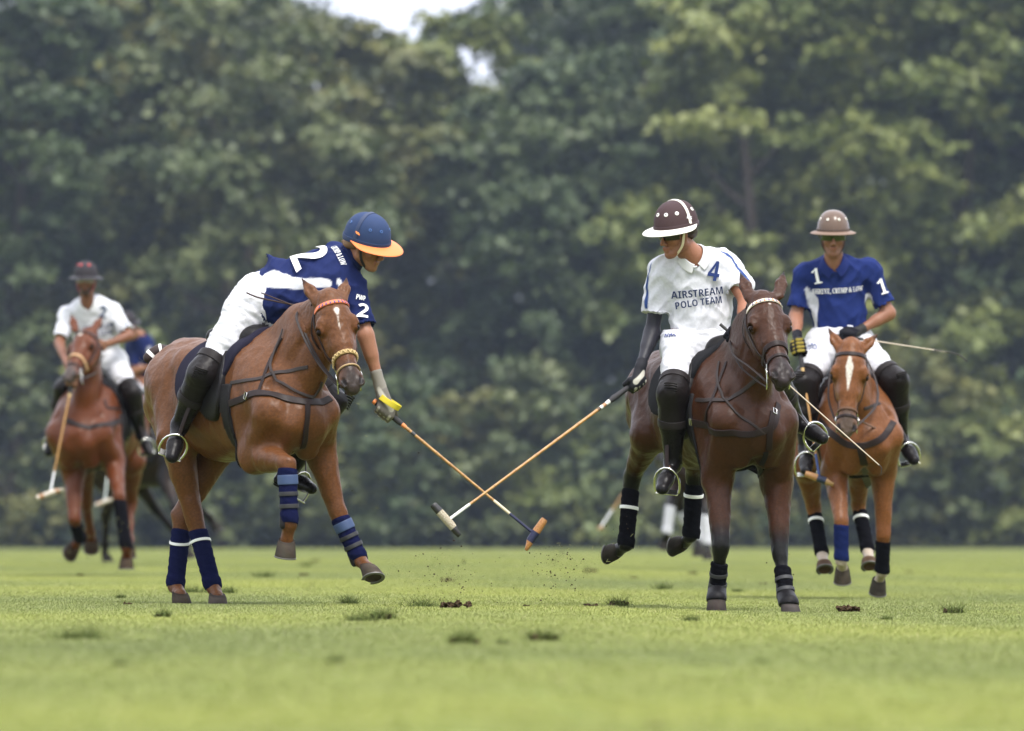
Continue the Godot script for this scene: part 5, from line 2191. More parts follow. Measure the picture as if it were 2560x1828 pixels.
	D.e = {"name": "red_chestnut_horse", "label": "reddish chestnut horse with small white star galloping with folded foreleg, carrying the bearded rider", "x": 243, "d": 74.0, "theta": 101.0, "size": 1.12, "cell": 0.018, "head_size": 1.08,
		"coat": Color(0.125, 0.038, 0.014), "belly": Color(0.12, 0.05, 0.025), "points": Color(0.03, 0.014, 0.01), "muzzle": Color(0.085, 0.066, 0.062), "hoof": Color(0.048, 0.033, 0.022), "tail_color": Color(0.03, 0.012, 0.008), "lift": 0.03,
		"head": {"poll": [211, 820], "nose": [164, 940], "yaw": -28.0, "nose_toward": 1.0, "ears": [[187, 822, 177, 784], [236, 822, 257, 789]],
			"white": [[0.09, 0.02, 0.0, 0.105, 0.02, -0.005, 0.012, 0.018]]},
		"rf": {"elbow": [184, 1180], "knee": [186, 1298, 1], "fet": [200, 1345, -1], "cor": [186, 1366, -1], "sole": [-0.5, -0.5, -0.7], "toe": [-0.2, -1, 0.3]},
		"lf": {"elbow": [284, 1155], "knee": [297, 1240, 1], "fet": [316, 1370, -1], "cor": [316, 1397, -1], "sole": [0, -1, 0], "toe": [0, -0.1, 1]},
		"rh": {"stifle": [205, 1140], "hock": [215, 1250, -1], "fet": [225, 1330, -1], "cor": [228, 1350, -1], "sole": [0, -0.8, -0.6], "toe": [0, -0.6, 0.8]},
		"lh": {"stifle": [328, 1150], "hock": [326, 1258, -1], "fet": [322, 1350, 1], "cor": [322, 1370, 1], "sole": [0, -1, 0], "toe": [0, 0, 1]},
	}
	D.f = {"name": "dark_horse", "label": "black brown horse mostly hidden behind the chestnut horse's rump", "x": 372, "d": 90.0, "theta": 22.0, "size": 1.03, "cell": 0.028, "head_size": 1.08,
		"coat": Color(0.022, 0.012, 0.009), "belly": Color(0.03, 0.018, 0.013), "points": Color(0.008, 0.007, 0.007), "muzzle": Color(0.02, 0.016, 0.015), "hoof": Color(0.031, 0.028, 0.025), "tail_color": Color(0.008, 0.007, 0.007), "black_legs": 1.0,
		"head": {"poll": [560, 985], "nose": [620, 1090], "yaw": 40.0, "ears": [[556, 990, 556, 955], [566, 990, 570, 955]]},
		"rf": {"elbow": [418, 1195], "knee": [440, 1270, 1], "fet": [460, 1348, -1], "cor": [468, 1378, -1], "sole": [0.2, -1, 0], "toe": [1, 0, 0.3]},
		"lf": {"elbow": [440, 1195], "knee": [475, 1250, -1], "fet": [520, 1290, -1], "cor": [535, 1310, -1], "sole": [0.3, -1, 0], "toe": [1, 0.2, 0.2]},
		"rh": {"stifle": [290, 1195], "hock": [265, 1285, -1], "fet": [262, 1360, -1], "cor": [262, 1385, -1], "sole": [0, -1, 0], "toe": [1, 0, 0.3]},
		"lh": {"stifle": [335, 1190], "hock": [385, 1268, -1], "fet": [437, 1330, -1], "cor": [452, 1346, -1], "sole": [0, -1, 0], "toe": [1, 0, 0.2]},
	}
	D.g = {"name": "white_wrapped_horse", "label": "dark horse with white leg wraps hidden behind the dark bay horse", "x": 1722, "d": 90.0, "theta": 84.0, "size": 1.0, "cell": 0.028, "head_size": 1.05,
		"coat": Color(0.026, 0.015, 0.011), "belly": Color(0.03, 0.018, 0.013), "points": Color(0.010, 0.008, 0.008), "muzzle": Color(0.02, 0.016, 0.015), "hoof": Color(0.031, 0.028, 0.025), "tail_color": Color(0.008, 0.007, 0.007), "black_legs": 1.0,
		"head": {"poll": [1730, 1010], "nose": [1738, 1120], "yaw": 0.0, "ears": [[1718, 1012, 1712, 985], [1742, 1012, 1748, 985]]},
		"rf": {"elbow": [1690, 1205], "knee": [1677, 1262, 1], "fet": [1667, 1335, -1], "cor": [1662, 1352, -1], "sole": [-0.2, -1, -0.3], "toe": [0, -0.3, 1]},
		"lf": {"elbow": [1760, 1205], "knee": [1764, 1285, 1], "fet": [1768, 1362, 1], "cor": [1770, 1380, 1], "sole": [0, -1, 0], "toe": [0, 0, 1]},
		"rh": {"stifle": [1690, 1200], "hock": [1700, 1275, -1], "fet": [1745, 1345, 1], "cor": [1748, 1368, 1], "sole": [0, -1, 0], "toe": [0, 0, 1]},
		"lh": {"stifle": [1755, 1200], "hock": [1750, 1275, -1], "fet": [1744, 1352, 1], "cor": [1744, 1372, 1], "sole": [0, -1, 0], "toe": [0, 0, 1]},
	}
	return D

func rider_data() -> Dictionary:
	var R := {}
	var navy := Color(0.012, 0.020, 0.085)
	var white := Color(0.60, 0.605, 0.645)
	R.a = {"label": "polo player in navy number two shirt and blue helmet with orange visor, leaning far over", "size": 1.06, "cell": 0.0095, "seat": 0.0, "skin": Color(0.30, 0.145, 0.085), "hair": Color(0.34, 0.19, 0.085), "stubble": 0.25, "bulk": 1.24, "hem": 0.12, "tail": 0.03,
		"pelvis": [652, 748], "chest": [800, 700, 1], "neck": [878, 646, 1], "head": [914, 621], "head_z": 0.06, "look": [0.84, -0.34, 0.44], "crown": [0.10, 1.0, 0.30], "shirt": navy, "cuff": 0.80,
		"r": {"out": 1.0, "sh": [882, 716, 0.06], "el": [914, 838, 1], "wr": [949, 962, -1], "hd": [965, 1028, 1], "hip": [618, 778], "kn": [508, 935, 1], "an": [450, 1062, -1], "to": [433, 1130, 1]},
		"l": {"out": -1.0, "sh": [836, 640, -0.14], "el": [800, 760, 1], "wr": [755, 800, 1], "hd": [732, 806, 1], "hip": [700, 810], "kn": [822, 1005, 1], "an": [718, 1188, -1], "to": [768, 1216, 1]},
		"shirt_extra": [[700, 672, 0.05, 668, 640, -0.05, 0.06, 0.022]],
		"panels": [[672, 694, 700, 700, 0.056, 0.048, white], [705, 700, 770, 712, 0.046, 0.026, white], [770, 706, 818, 708, 0.030, 0.026, white], [848, 702, 856, 725, 0.014, 0.014, white]],
	}
	R.b = {"label": "polo player in white number four shirt and dark brown helmet with white visor", "size": 1.03, "cell": 0.0095, "seat": 0.02, "skin": Color(0.30, 0.135, 0.080), "hair": Color(0.045, 0.026, 0.016), "stubble": 0.12, "bulk": 1.22, "crease": 0.011, "hem": 0.10, "tail": 0.06, "sleeve": Color(0.014, 0.014, 0.020),
		"pelvis": [1754, 862], "chest": [1748, 700, 1], "neck": [1734, 640, 1], "head": [1692, 592], "head_z": 0.06, "look": [-0.74, -0.18, 0.60], "crown": [-0.06, 1.0, 0.15], "shirt": white, "cuff": 0.66,
		"r": {"out": 1.0, "sh": [1656, 668, 0.02], "el": [1630, 832, 1], "wr": [1601, 918, 1], "hd": [1588, 956, 1], "hip": [1706, 862], "kn": [1682, 985, 1], "an": [1682, 1158, -1], "to": [1660, 1212, 1], "puff": [[1640, 690, 0.0, 1632, 765, 0.0, 0.055, 0.062]]},
		"l": {"sh": [1804, 655, -0.04], "el": [1866, 752, 1], "wr": [1852, 822, 1], "hd": [1836, 842, 1], "hip": [1800, 862], "kn": [1935, 948, 1], "an": [1992, 1056, -1], "to": [2046, 1090, 1], "puff": [[1838, 665, -0.05, 1868, 715, -0.02, 0.05, 0.052]]},
		"panels": [[1792, 614, 1836, 648, 0.012, 0.013, Color(0.03, 0.06, 0.19)], [1836, 648, 1860, 686, 0.013, 0.014, Color(0.03, 0.06, 0.19)], [1860, 686, 1874, 714, 0.014, 0.018, Color(0.03, 0.06, 0.19)], [1650, 622, 1622, 668, 0.008, 0.008, Color(0.03, 0.06, 0.19)], [1622, 668, 1614, 720, 0.008, 0.010, Color(0.03, 0.06, 0.19)], [1614, 720, 1613, 768, 0.010, 0.013, Color(0.03, 0.06, 0.19)]],
	}
	R.d = {"label": "polo player in navy number one shirt and tan brown helmet holding a thin whip", "size": 1.05, "cell": 0.0115, "seat": 0.02, "skin": Color(0.26, 0.125, 0.075), "hair": Color(0.03, 0.02, 0.015), "stubble": 0.2, "bulk": 1.22, "crease": 0.011, "hem": 0.02, "tail": 0.05,
		"pelvis": [2102, 850], "chest": [2092, 708, 1], "neck": [2085, 656, 1], "head": [2083, 598], "head_z": 0.05, "look": [-0.02, -0.10, 1.0], "crown": [0.0, 1.0, 0.1], "shirt": Color(0.014, 0.024, 0.115), "cuff": 0.78,
		"r": {"sh": [2012, 682, 0.0], "el": [1990, 792, 1], "wr": [1994, 846, 1], "hd": [1998, 868, 1], "hip": [2062, 862], "kn": [2012, 962, 1], "an": [2016, 1124, -1], "to": [2016, 1168, 1]},
		"l": {"sh": [2172, 674, 0.0], "el": [2222, 784, 1], "wr": [2142, 830, 1], "hd": [2118, 842, 1], "hip": [2140, 862], "kn": [2238, 955, 1], "an": [2251, 1096, -1], "to": [2280, 1142, 1]},
		"panels": [[2018, 724, 2034, 752, 0.012, 0.026, white], [2034, 752, 2034, 838, 0.028, 0.032, white], [2172, 740, 2178, 780, 0.018, 0.022, white]],
	}
	R.e = {"label": "bearded polo player in white number two shirt and black helmet with red marks", "size": 1.0, "cell": 0.014, "seat": 0.02, "skin": Color(0.19, 0.085, 0.05), "hair": Color(0.012, 0.009, 0.008), "stubble": 0.85, "bulk": 1.30, "hem": 0.05, "tail": 0.06,
		"pelvis": [248, 892], "chest": [228, 792, 1], "neck": [219, 758, 1], "head": [215, 706], "head_z": 0.05, "look": [-0.08, -0.05, 1.0], "crown": [0.0, 1.0, 0.08], "shirt": white, "cuff": 0.80,
		"r": {"hand_out": 1.0, "sh": [168, 786, 0.0], "el": [148, 858, 1], "wr": [172, 925, 1], "hd": [181, 950, 1], "hip": [218, 905], "kn": [160, 972, 1], "an": [138, 1070, -1], "to": [124, 1122, 1]},
		"l": {"sh": [278, 776, 0.0], "el": [322, 840, 1], "wr": [264, 862, 1], "hd": [246, 866, 1], "hip": [282, 905], "kn": [330, 984, 1], "an": [352, 1086, -1], "to": [370, 1124, 1]},
		"panels": [[300, 758, 318, 810, 0.011, 0.013, Color(0.02, 0.05, 0.12)]],
	}
	R.f = {"label": "polo player in navy shirt bent low, mostly hidden behind the bearded rider's sleeve", "size": 1.0, "cell": 0.02, "seat": 0.0, "skin": Color(0.30, 0.145, 0.085), "hair": Color(0.03, 0.02, 0.015), "bulk": 1.15, "hem": 0.05, "tail": 0.04,
		"pelvis": [345, 945], "chest": [356, 872, 1], "neck": [346, 838, 1], "head": [318, 822], "look": [-0.6, -0.3, 0.7], "crown": [0, 1, 0], "shirt": navy, "cuff": 0.8,
		"r": {"sh": [358, 862, 0.05], "el": [334, 928, 1], "wr": [376, 917, 1], "hd": [392, 912, 1], "kn": [392, 985, 1], "an": [376, 1062, -1], "to": [392, 1098, 1]},
		"l": {"sh": [330, 858, -0.2], "el": [310, 930, 1], "wr": [292, 985, 1], "hd": [288, 1004, 1], "kn": [392, 985, -1], "an": [376, 1062, -1], "to": [392, 1098, -1]},
		"panels": [[374, 872, 374, 890, 0.02, 0.02, white], [352, 915, 360, 925, 0.02, 0.02, white]],
	}
	R.g = {"label": "polo player hidden behind the rider in the white number four shirt", "size": 0.98, "cell": 0.022, "seat": 0.0, "skin": Color(0.28, 0.135, 0.08), "hair": Color(0.03, 0.02, 0.015), "bulk": 1.1, "hem": 0.05, "tail": 0.04,
		"pelvis": [1722, 1030], "chest": [1724, 950, 1], "neck": [1724, 920, 1], "head": [1724, 890], "look": [0, -0.2, 1], "crown": [0, 1, 0], "shirt": white,
		"r": {"sh": [1692, 935, 0.0], "el": [1680, 1000, 1], "wr": [1672, 1050, 1], "hd": [1670, 1068, 1], "kn": [1690, 1100, 1], "an": [1690, 1185, -1], "to": [1690, 1205, 1]},
		"l": {"sh": [1756, 935, 0.0], "el": [1768, 1000, 1], "wr": [1744, 1030, 1], "hd": [1736, 1036, 1], "kn": [1762, 1100, 1], "an": [1764, 1185, -1], "to": [1766, 1205, 1]},
	}
	return R

func _ready() -> void:
	make_camera_and_light()
	make_ground()
	make_trees()
	make_grass()
	make_mist()
	var D := horse_data()
	var R := rider_data()
	var navy := Color(0.0085, 0.011, 0.046)
	var black := Color(0.0062, 0.0062, 0.0085)
	var white := Color(0.72, 0.72, 0.70)
	# ---------------- chestnut horse with rider number two
	var h := build_horse(D.a)
	leg_wrap(h, "rh", navy, 0.055, 0.048, 0.18, 1.02, 6, [0.34, 0.016, white, 0.016])
	leg_wrap(h, "lh", navy, 0.055, 0.050, 0.18, 1.02, 6, [0.36, 0.016, white, -0.012])
	for nm in ["rf", "lf"]:
		var w := leg_wrap(h, nm, navy, 0.055, 0.046, 0.10, 0.98, 5)
		band(h, nm, 0.27, 0.055, 0.0545, Color(0.028, 0.052, 0.125), w, 0.0, "patch")
		band(h, nm, 0.50, 0.024, 0.053, Color(0.014, 0.014, 0.017), w)
		band(h, nm, 0.70, 0.024, 0.052, Color(0.014, 0.014, 0.017), w)
		tendon_boot(h, nm, 0.048, 0.62)
	var r := build_rider(R.a, h)
	var sd := saddle(h, r, "black polo saddle on navy pad under the leaning navy rider", {"cell": 0.014, "pad": Color(0.014, 0.013, 0.024)})
	var br := bridle(h, "dark leather bridle with orange and navy zigzag browband and plaited noseband", {"brow": Color(0.62, 0.16, 0.06), "tri": [Color(0.62, 0.16, 0.06), Color(0.04, 0.035, 0.16)], "nose_c": Color(0.30, 0.20, 0.075), "plait": true, "drop_rope": true, "nose_u": 0.36, "drop_u": 0.435})
	breastplate_a(h)
	var hand: Vector3 = r.j.l.hd
	var bit := settle(h, PackedVector3Array([h.H(0.50, -0.14, 0.06)]), 0.02)[0][0] as Vector3
	rein(br, [[790, 900], [742, 800], [758, 770]], bit, near(hand, 782, 742))
	rein(br, [[800, 905], [755, 810], [770, 765]], bit + Vector3(0, 0.01, 0), near(hand, 790, 745))
	helmet(r, {"name": "blue", "shell": lin(0.014, 0.032, 0.092), "band": lin(0.013, 0.028, 0.08), "brim": 0.078, "brim_side": 0.040, "brim_to": 2.0, "k": 1.08, "brim_color": lin(0.72, 0.19, 0.055), "eyelets": [1.07, 0.48, -0.35, 2.3], "eye_color": lin(0.03, 0.09, 0.26), "eye_r": 0.0085, "strip": lin(0.012, 0.026, 0.075), "strip_w": 0.020, "strap": lin(0.015, 0.013, 0.012), "rough": 0.75, "h": 0.142, "tilt": 0.0})
	hair(r, R.a.hair, 91, 0.065, 0.022)
	collar(r, Color(0.012, 0.018, 0.07), 0.05)
	var C: Vector3 = r.j.r.hd
	var tip := near(C + Vector3(0, 0, 0.05), 1334, 1334)
	var g := (tip - C).normalized()
	glove(r, "r", C, g, 1.0, Color(0.13, 0.12, 0.105), Color(0.40, 0.38, 0.33), Color(0.20, 0.185, 0.16), 0.075)
	var ml := mallet("cane polo mallet with orange collar and navy banded natural wood head", C - g * 0.075, C + g * 0.122, tip, near(tip, 1362, 1298), near(tip, 1311, 1374), {"collar": Color(0.62, 0.20, 0.06), "wrap": 0.30, "wraps": [[0.12, Color(0.62, 0.52, 0.36)], [0.17, navy]], "bands": [[0.07, 0.028, Color(0.04, 0.04, 0.045)]], "head": [[0.0, 0.42, Color(0.50, 0.25, 0.085), 0.45], [0.42, 0.74, Color(0.012, 0.018, 0.085), 0.5], [0.74, 1.0, Color(0.50, 0.25, 0.085), 0.45]]})
	sling(ml, C, g, r.j.r.wr, Color(0.62, 0.50, 0.03))
	wpart("pommel", tube(PackedVector3Array([C - g * 0.095, C - g * 0.076]), [0.016, 0.018], 12), mat("flame_orange", lin(0.72, 0.22, 0.05), 0.5), ml)
	helmet_flame(r)
	var ids := r.shirt_ids
	var st := -r.chest.z
	squiggle(r, [[640, 822], [643, 812], [646, 824], [650, 810], [653, 820], [657, 806], [660, 814], [664, 800], [667, 806]], Color(0.02, 0.02, 0.03))
	var wp := []
	for q in [[806, 780], [750, 766], [695, 755], [645, 744], [616, 732]]:
		wp.append(hit(r.shirt, ids, q[0], q[1], st) + Vector3(0, 0.0, 0.035))
	var wt := thing("whip", "brown leather whip lying across the navy rider's waist", "whip", wp[0])
	wpart("shaft", tube(spline(wp, 5), 0.0052, 6), leather("whip_leather", lin(0.05, 0.032, 0.026), 0.6), wt)
	wpart("lash", tube(spline([wp[1] + Vector3(0, -0.012, 0.006), wp[2] + Vector3(0.01, 0.010, 0.006), wp[3] + Vector3(0.02, 0.026, 0.004)], 5), 0.004, 6), leather("whip_leather", Color.BLACK, 0.6), wt)
	lettering(r.node, "back_number", "2", 772, 634, 0.22, 0.19, -66.0, r.shirt, ids, st, white)
	lettering(r.node, "back_lettering", "CRUMP & LOW", 846, 634, 0.034, 0.17, -72.0, r.shirt, ids, st, white, true)
	lettering(r.node, "sleeve_number", "2", 908, 776, 0.085, 0.065, -6.0, r.shirt, ids, st, white)
	lettering(r.node, "sleeve_emblem", "PWP", 902, 744, 0.030, 0.055, -8.0, r.shirt, ids, st, white)
	# ---------------- bay horse with rider number four
	h = build_horse(D.b)
	leg_wrap(h, "rh", black, 0.052, 0.046, 0.20, 1.03, 6, [0.46, 0.020, white, 0.006])
	leg_wrap(h, "lh", black, 0.054, 0.048, 0.10, 1.03, 6, [0.30, 0.020, white, 0.0])
	for nm in ["rf", "lf"]:
		var w := leg_wrap(h, nm, black, 0.050, 0.044, 0.40, 1.0, 4)
		band(h, nm, 0.64, 0.022, 0.050, Color(0.020, 0.020, 0.023), w)
		band(h, nm, 0.88, 0.022, 0.050, Color(0.020, 0.020, 0.023), w)
		tendon_boot(h, nm, 0.046, 0.6)
		coronet_boot(h, D.b, nm)
	r = build_rider(R.b, h)
	sd = saddle(h, r, "black polo saddle under the rider in white number four shirt", {"flap": 0.29, "cell": 0.014, "pad": Color(0.014, 0.014, 0.016)})
	br = bridle(h, "dark leather bridle with white beaded browband and two plain nosebands", {"brow": Color(0.66, 0.60, 0.50), "tri": [Color(0.66, 0.60, 0.50), Color(0.55, 0.15, 0.05), Color(0.66, 0.60, 0.50), Color(0.07, 0.04, 0.13)], "nose_u": 0.345, "drop_u": 0.415, "nose_w": 0.028})
	breastplate_b(h)
	hand = r.j.l.hd
	bit = settle(h, PackedVector3Array([h.H(0.50, -0.13, 0.06)]), 0.02)[0][0] as Vector3
	rein(br, [[1872, 916], [1836, 890], [1826, 860]], bit, near(hand, 1832, 846))
	rein(br, [[1890, 950], [1850, 915], [1833, 872]], bit + Vector3(0, -0.03, 0), near(hand, 1838, 848), 0.012)
	helmet(r, {"name": "brown", "shell": lin(0.045, 0.024, 0.026), "brim": 0.070, "brim_side": 0.052, "brim_to": 2.25, "k": 1.07, "rise": 0.058, "brim_color": lin(0.70, 0.67, 0.61), "eyelets": [0.1, -0.5, -1.09, -2.15, 1.2], "eye_color": lin(0.75, 0.73, 0.70), "eye_r": 0.011, "strip": lin(0.72, 0.68, 0.60), "strip_w": 0.017, "strap": lin(0.60, 0.52, 0.34), "rough": 0.8, "h": 0.140, "tilt": -0.05})
	lettering(r.node.get_node("helmet"), "initials", "MG", 1723, 544, 0.018, 0.036, 4.0, helmet_field(r, 1.07, 0.058), PackedInt32Array([0]), st, white, false, 0.004, 0.2)
	glasses(r, mat("dark_lens", lin(0.010, 0.006, 0.008), 0.1, 0.5), mat("black_frame", lin(0.01, 0.01, 0.01), 0.4))
	hair(r, R.b.hair, 92, 0.035, 0.010)
	collar(r, Color(0.60, 0.60, 0.615), 0.055)
	C = r.j.r.hd
	tip = near(C + Vector3(0, 0, 0.55), 1124, 1298)
	g = (tip - C).normalized()
	glove(r, "r", C, g, -1.0, Color(0.012, 0.012, 0.016), Color(0.48, 0.46, 0.40), Color(0.012, 0.012, 0.016), 0.035)
	mallet("cane polo mallet with white collar and scuffed white head with black ends", C - g * 0.07, C + g * 0.205, tip, near(tip, 1082, 1261), near(tip, 1151, 1339), {"collar": Color(0.70, 0.69, 0.66), "wrap": 0.155, "wraps": [[0.15, Color(0.68, 0.67, 0.64)]], "bands": [[0.03, 0.018, Color(0.42, 0.20, 0.10)], [0.05, 0.02, Color(0.70, 0.69, 0.66)], [0.07, 0.02, Color(0.02, 0.02, 0.02)]], "head": [[0.0, 0.24, Color(0.018, 0.018, 0.022), 0.5], [0.24, 0.76, Color(0.50, 0.48, 0.38), 0.7], [0.76, 1.0, Color(0.018, 0.018, 0.022), 0.5]]})
	C = r.j.l.hd
	var w0 := C
	var w1 := near(C + Vector3(0, 0, 0.05), 2198, 1163)
	glove(r, "l", C, (w1 - w0).normalized(), 1.0, black, black, black)
	whip("thin pale whip slanting down in front of the light chestnut horse", C - (w1 - w0).normalized() * 0.09, w1)
	ids = r.shirt_ids
	st = -r.chest.z
	squiggle(r, [[1662, 843], [1665, 836], [1668, 842], [1671, 835], [1675, 838], [1673, 843], [1679, 834], [1680, 841], [1685, 835], [1687, 840], [1691, 839]], Color(0.03, 0.05, 0.20))
	lettering(r.node, "shirt_number", "4", 1785, 677, 0.118, 0.075, -5.0, r.shirt, ids, st, Color(0.02, 0.035, 0.12), false, 0.006, 0.12)
	lettering(r.node, "shirt_lettering", "AIRSTREAM", 1744, 733, 0.042, 0.30, 6.0, r.shirt, ids, st, Color(0.02, 0.03, 0.07))
	lettering(r.node, "shirt_lettering", "POLO TEAM", 1748, 756, 0.040, 0.27, 8.0, r.shirt, ids, st, Color(0.02, 0.03, 0.07))
	# ---------------- light chestnut horse with rider number one
	h = build_horse(D.d)
	leg_wrap(h, "rf", Color(0.011, 0.019, 0.085), 0.052, 0.048, 0.10, 1.0, 4)
	leg_wrap(h, "lf", black, 0.052, 0.048, 0.16, 1.0, 4)
	leg_wrap(h, "rh", black, 0.050, 0.046, 0.14, 1.02, 5, [0.30, 0.020, white, 0.01])
	leg_wrap(h, "lh", black, 0.050, 0.046, 0.14, 1.02, 5, [0.30, 0.020, white, 0.01])
	r = build_rider(R.d, h)
	sd = saddle(h, r, "dark saddle under the rider in navy number one shirt", {"cell": 0.018, "pad": Color(0.02, 0.014, 0.014)})
	br = bridle(h, "plain dark brown bridle on the white blazed light chestnut horse", {"nose_u": 0.41, "drop_u": 0.455, "nose_c": Color(0.10, 0.045, 0.022), "nose_w": 0.013})
	breastplate_d(h)
	hand = r.j.l.hd
	bit = settle(h, PackedVector3Array([h.H(0.49, -0.12, -0.06)]), 0.02)[0][0] as Vector3
	rein(br, [[2192, 1010], [2186, 940]], bit, near(hand, 2140, 850))
	rein(br, [[2072, 1000], [2078, 930]], settle(h, PackedVector3Array([h.H(0.49, -0.12, 0.06)]), 0.02)[0][0], near(hand, 2105, 850))
	helmet(r, {"name": "tan", "shell": lin(0.105, 0.068, 0.050), "band": lin(0.07, 0.045, 0.035), "brim": 0.048, "brim_side": 0.040, "brim_to": 3.14159, "brim_color": lin(0.16, 0.105, 0.075), "eyelets": [-0.42, 0.42, 1.2, -1.2, 2.0, -2.0], "eye_color": lin(0.72, 0.68, 0.60), "eye_r": 0.0095, "strap": lin(0.012, 0.012, 0.014), "rough": 0.25, "h": 0.140, "drop": 0.3})
	glasses(r, mat("green_lens", lin(0.035, 0.045, 0.012), 0.12, 0.5), mat("black_frame", lin(0.01, 0.01, 0.01), 0.4))
	hair(r, R.d.hair, 93, 0.03)
	collar(r, Color(0.014, 0.024, 0.115), 0.062)
	C = r.j.r.hd
	tip = near(C + Vector3(0, 0, 0.25), 2049, 1196)
	g = (tip - C).normalized()
	glove(r, "r", C, g, -1.0, black, Color(0.20, 0.155, 0.025), black)
	mallet("cane polo mallet with blue shaft tape and blue banded wood head beside the sorrel's shoulder", C - g * 0.07, C + g * 0.15, tip, near(tip, 2013, 1184), near(tip, 2085, 1210), {"collar": Color(0.45, 0.30, 0.12), "wrap": 0.17, "wraps": [[0.165, Color(0.025, 0.05, 0.17)]], "head": [[0.0, 0.42, Color(0.50, 0.27, 0.10), 0.5], [0.42, 0.72, Color(0.02, 0.035, 0.10), 0.5], [0.72, 1.0, Color(0.50, 0.32, 0.14), 0.5]]})
	C = r.j.l.hd
	w1 = near(C + Vector3(0, 0, -0.1), 2372, 881)
	glove(r, "l", C, (w1 - C).normalized(), 1.0, black, black, Color(0.03, 0.03, 0.03), 0.05)
	whip("thin pale whip with black tip held out sideways by the rider wearing number one", C - (w1 - C).normalized() * 0.05, w1, near(w1, 2418, 904))
	ids = r.shirt_ids
	st = -r.chest.z
	squiggle(r, [[2020, 872], [2022, 862], [2027, 866], [2030, 858], [2033, 866], [2037, 860], [2042, 868], [2038, 873], [2030, 868], [2022, 874]], Color(0.04, 0.07, 0.20))
	lettering(r.node, "shirt_number", "1", 2042, 690, 0.105, 0.065, 10.0, r.shirt, ids, st, white, true)
	lettering(r.node, "sleeve_number", "1", 2206, 716, 0.105, 0.06, 18.0, r.shirt, ids, st, white, true)
	lettering(r.node, "shirt_lettering", "SHREVE, CRUMP & LOW", 2096, 728, 0.040, 0.34, 4.0, r.shirt, ids, st, white, true)
	# ---------------- red chestnut horse with the bearded rider
	h = build_horse(D.e)
	leg_wrap(h, "lf", black, 0.052, 0.048, 0.08, 1.0, 4)
	tendon_boot(h, "lf", 0.05, 0.5)
	leg_wrap(h, "rf", black, 0.052, 0.050, 0.2, 1.05, 4)
	r = build_rider(R.e, h)
	sd = saddle(h, r, "dark saddle under the bearded rider in white", {"cell": 0.022, "pad": Color(0.014, 0.014, 0.016)})
	br = bridle(h, "brown bridle with pale rope noseband on the reddish chestnut horse", {"nose_u": 0.33, "nose_c": Color(0.42, 0.26, 0.13), "drop_u": 0.42, "nose_w": 0.018})
	breastplate_e(h)
	hand = r.j.l.hd
	bit = settle(h, PackedVector3Array([h.H(0.49, -0.12, -0.06)]), 0.02)[0][0] as Vector3
	rein(br, [[240, 930]], bit, near(hand, 258, 890))
	helmet(r, {"name": "black", "shell": lin(0.020, 0.017, 0.022), "brim": 0.050, "brim_side": 0.040, "brim_to": 3.14159, "brim_color": lin(0.016, 0.014, 0.018), "eyelets": [-0.5, 0.5, 1.3], "eye_color": lin(0.45, 0.04, 0.035), "eye_r": 0.014, "strap": lin(0.35, 0.03, 0.03), "rough": 0.8, "h": 0.135, "drop": 0.45, "eye_el": 0.85})
	glasses(r, mat("clear_lens", lin(0.25, 0.22, 0.20), 0.15, 0.5), mat("pale_frame", lin(0.4, 0.38, 0.36), 0.4), 0.032)
	hair(r, R.e.hair, 94, 0.02)
	collar(r, Color(0.60, 0.60, 0.615), 0.055)
	C = r.j.r.hd
	tip = near(C + Vector3(0, 0, 0.12), 125, 1233)
	g = (tip - C).normalized()
	glove(r, "r", C, g, -1.0, Color(0.16, 0.075, 0.045), Color(0.16, 0.075, 0.045), Color(0.16, 0.075, 0.045))
	mallet("cane polo mallet with white taped shaft end held low by the bearded rider", C - g * 0.07, C + g * 0.12, tip, near(tip, 91, 1246), near(tip, 160, 1221), {"collar": Color(0.5, 0.35, 0.16), "wrap": 0.19, "wraps": [[0.185, Color(0.66, 0.66, 0.68)]], "head": [[0.0, 0.12, Color(0.66, 0.64, 0.58), 0.6], [0.12, 0.26, Color(0.42, 0.22, 0.09), 0.5], [0.26, 0.70, Color(0.66, 0.64, 0.58), 0.6], [0.70, 0.82, Color(0.42, 0.22, 0.09), 0.5], [0.82, 1.0, Color(0.66, 0.64, 0.58), 0.6]]})
	glove(r, "l", r.j.l.hd, Vector3(1, 0.1, 0), 1.0, Color(0.16, 0.075, 0.045), Color(0.16, 0.075, 0.045), Color(0.16, 0.075, 0.045))
	ids = r.shirt_ids
	st = -r.chest.z
	lettering(r.node, "shirt_number", "2", 257, 780, 0.105, 0.065, -4.0, r.shirt, ids, st, Color(0.03, 0.05, 0.09))
	lettering(r.node, "shirt_lettering", "AIRSTREAM", 246, 818, 0.042, 0.26, 6.0, r.shirt, ids, st, Color(0.03, 0.04, 0.08))
	lettering(r.node, "shirt_lettering", "POLO TEAM", 248, 834, 0.040, 0.24, 6.0, r.shirt, ids, st, Color(0.03, 0.04, 0.08))
	# ---------------- far pairs, mostly hidden
	h = build_horse(D.f)
	r = build_rider(R.f, h)
	saddle(h, r, "dark saddle on the black brown horse behind the chestnut's rump", {"cell": 0.035, "pad": Color(0.02, 0.02, 0.03)})
	helmet(r, {"name": "black", "shell": lin(0.020, 0.017, 0.022), "brim": 0.05, "brim_side": 0.04, "brim_to": 3.14159, "brim_color": lin(0.016, 0.014, 0.018), "strap": lin(0.35, 0.03, 0.03), "rough": 0.8})
	C = r.j.l.hd
	tip = near(C + Vector3(0, 0, 0.1), 262, 1252)
	g = (tip - C).normalized()
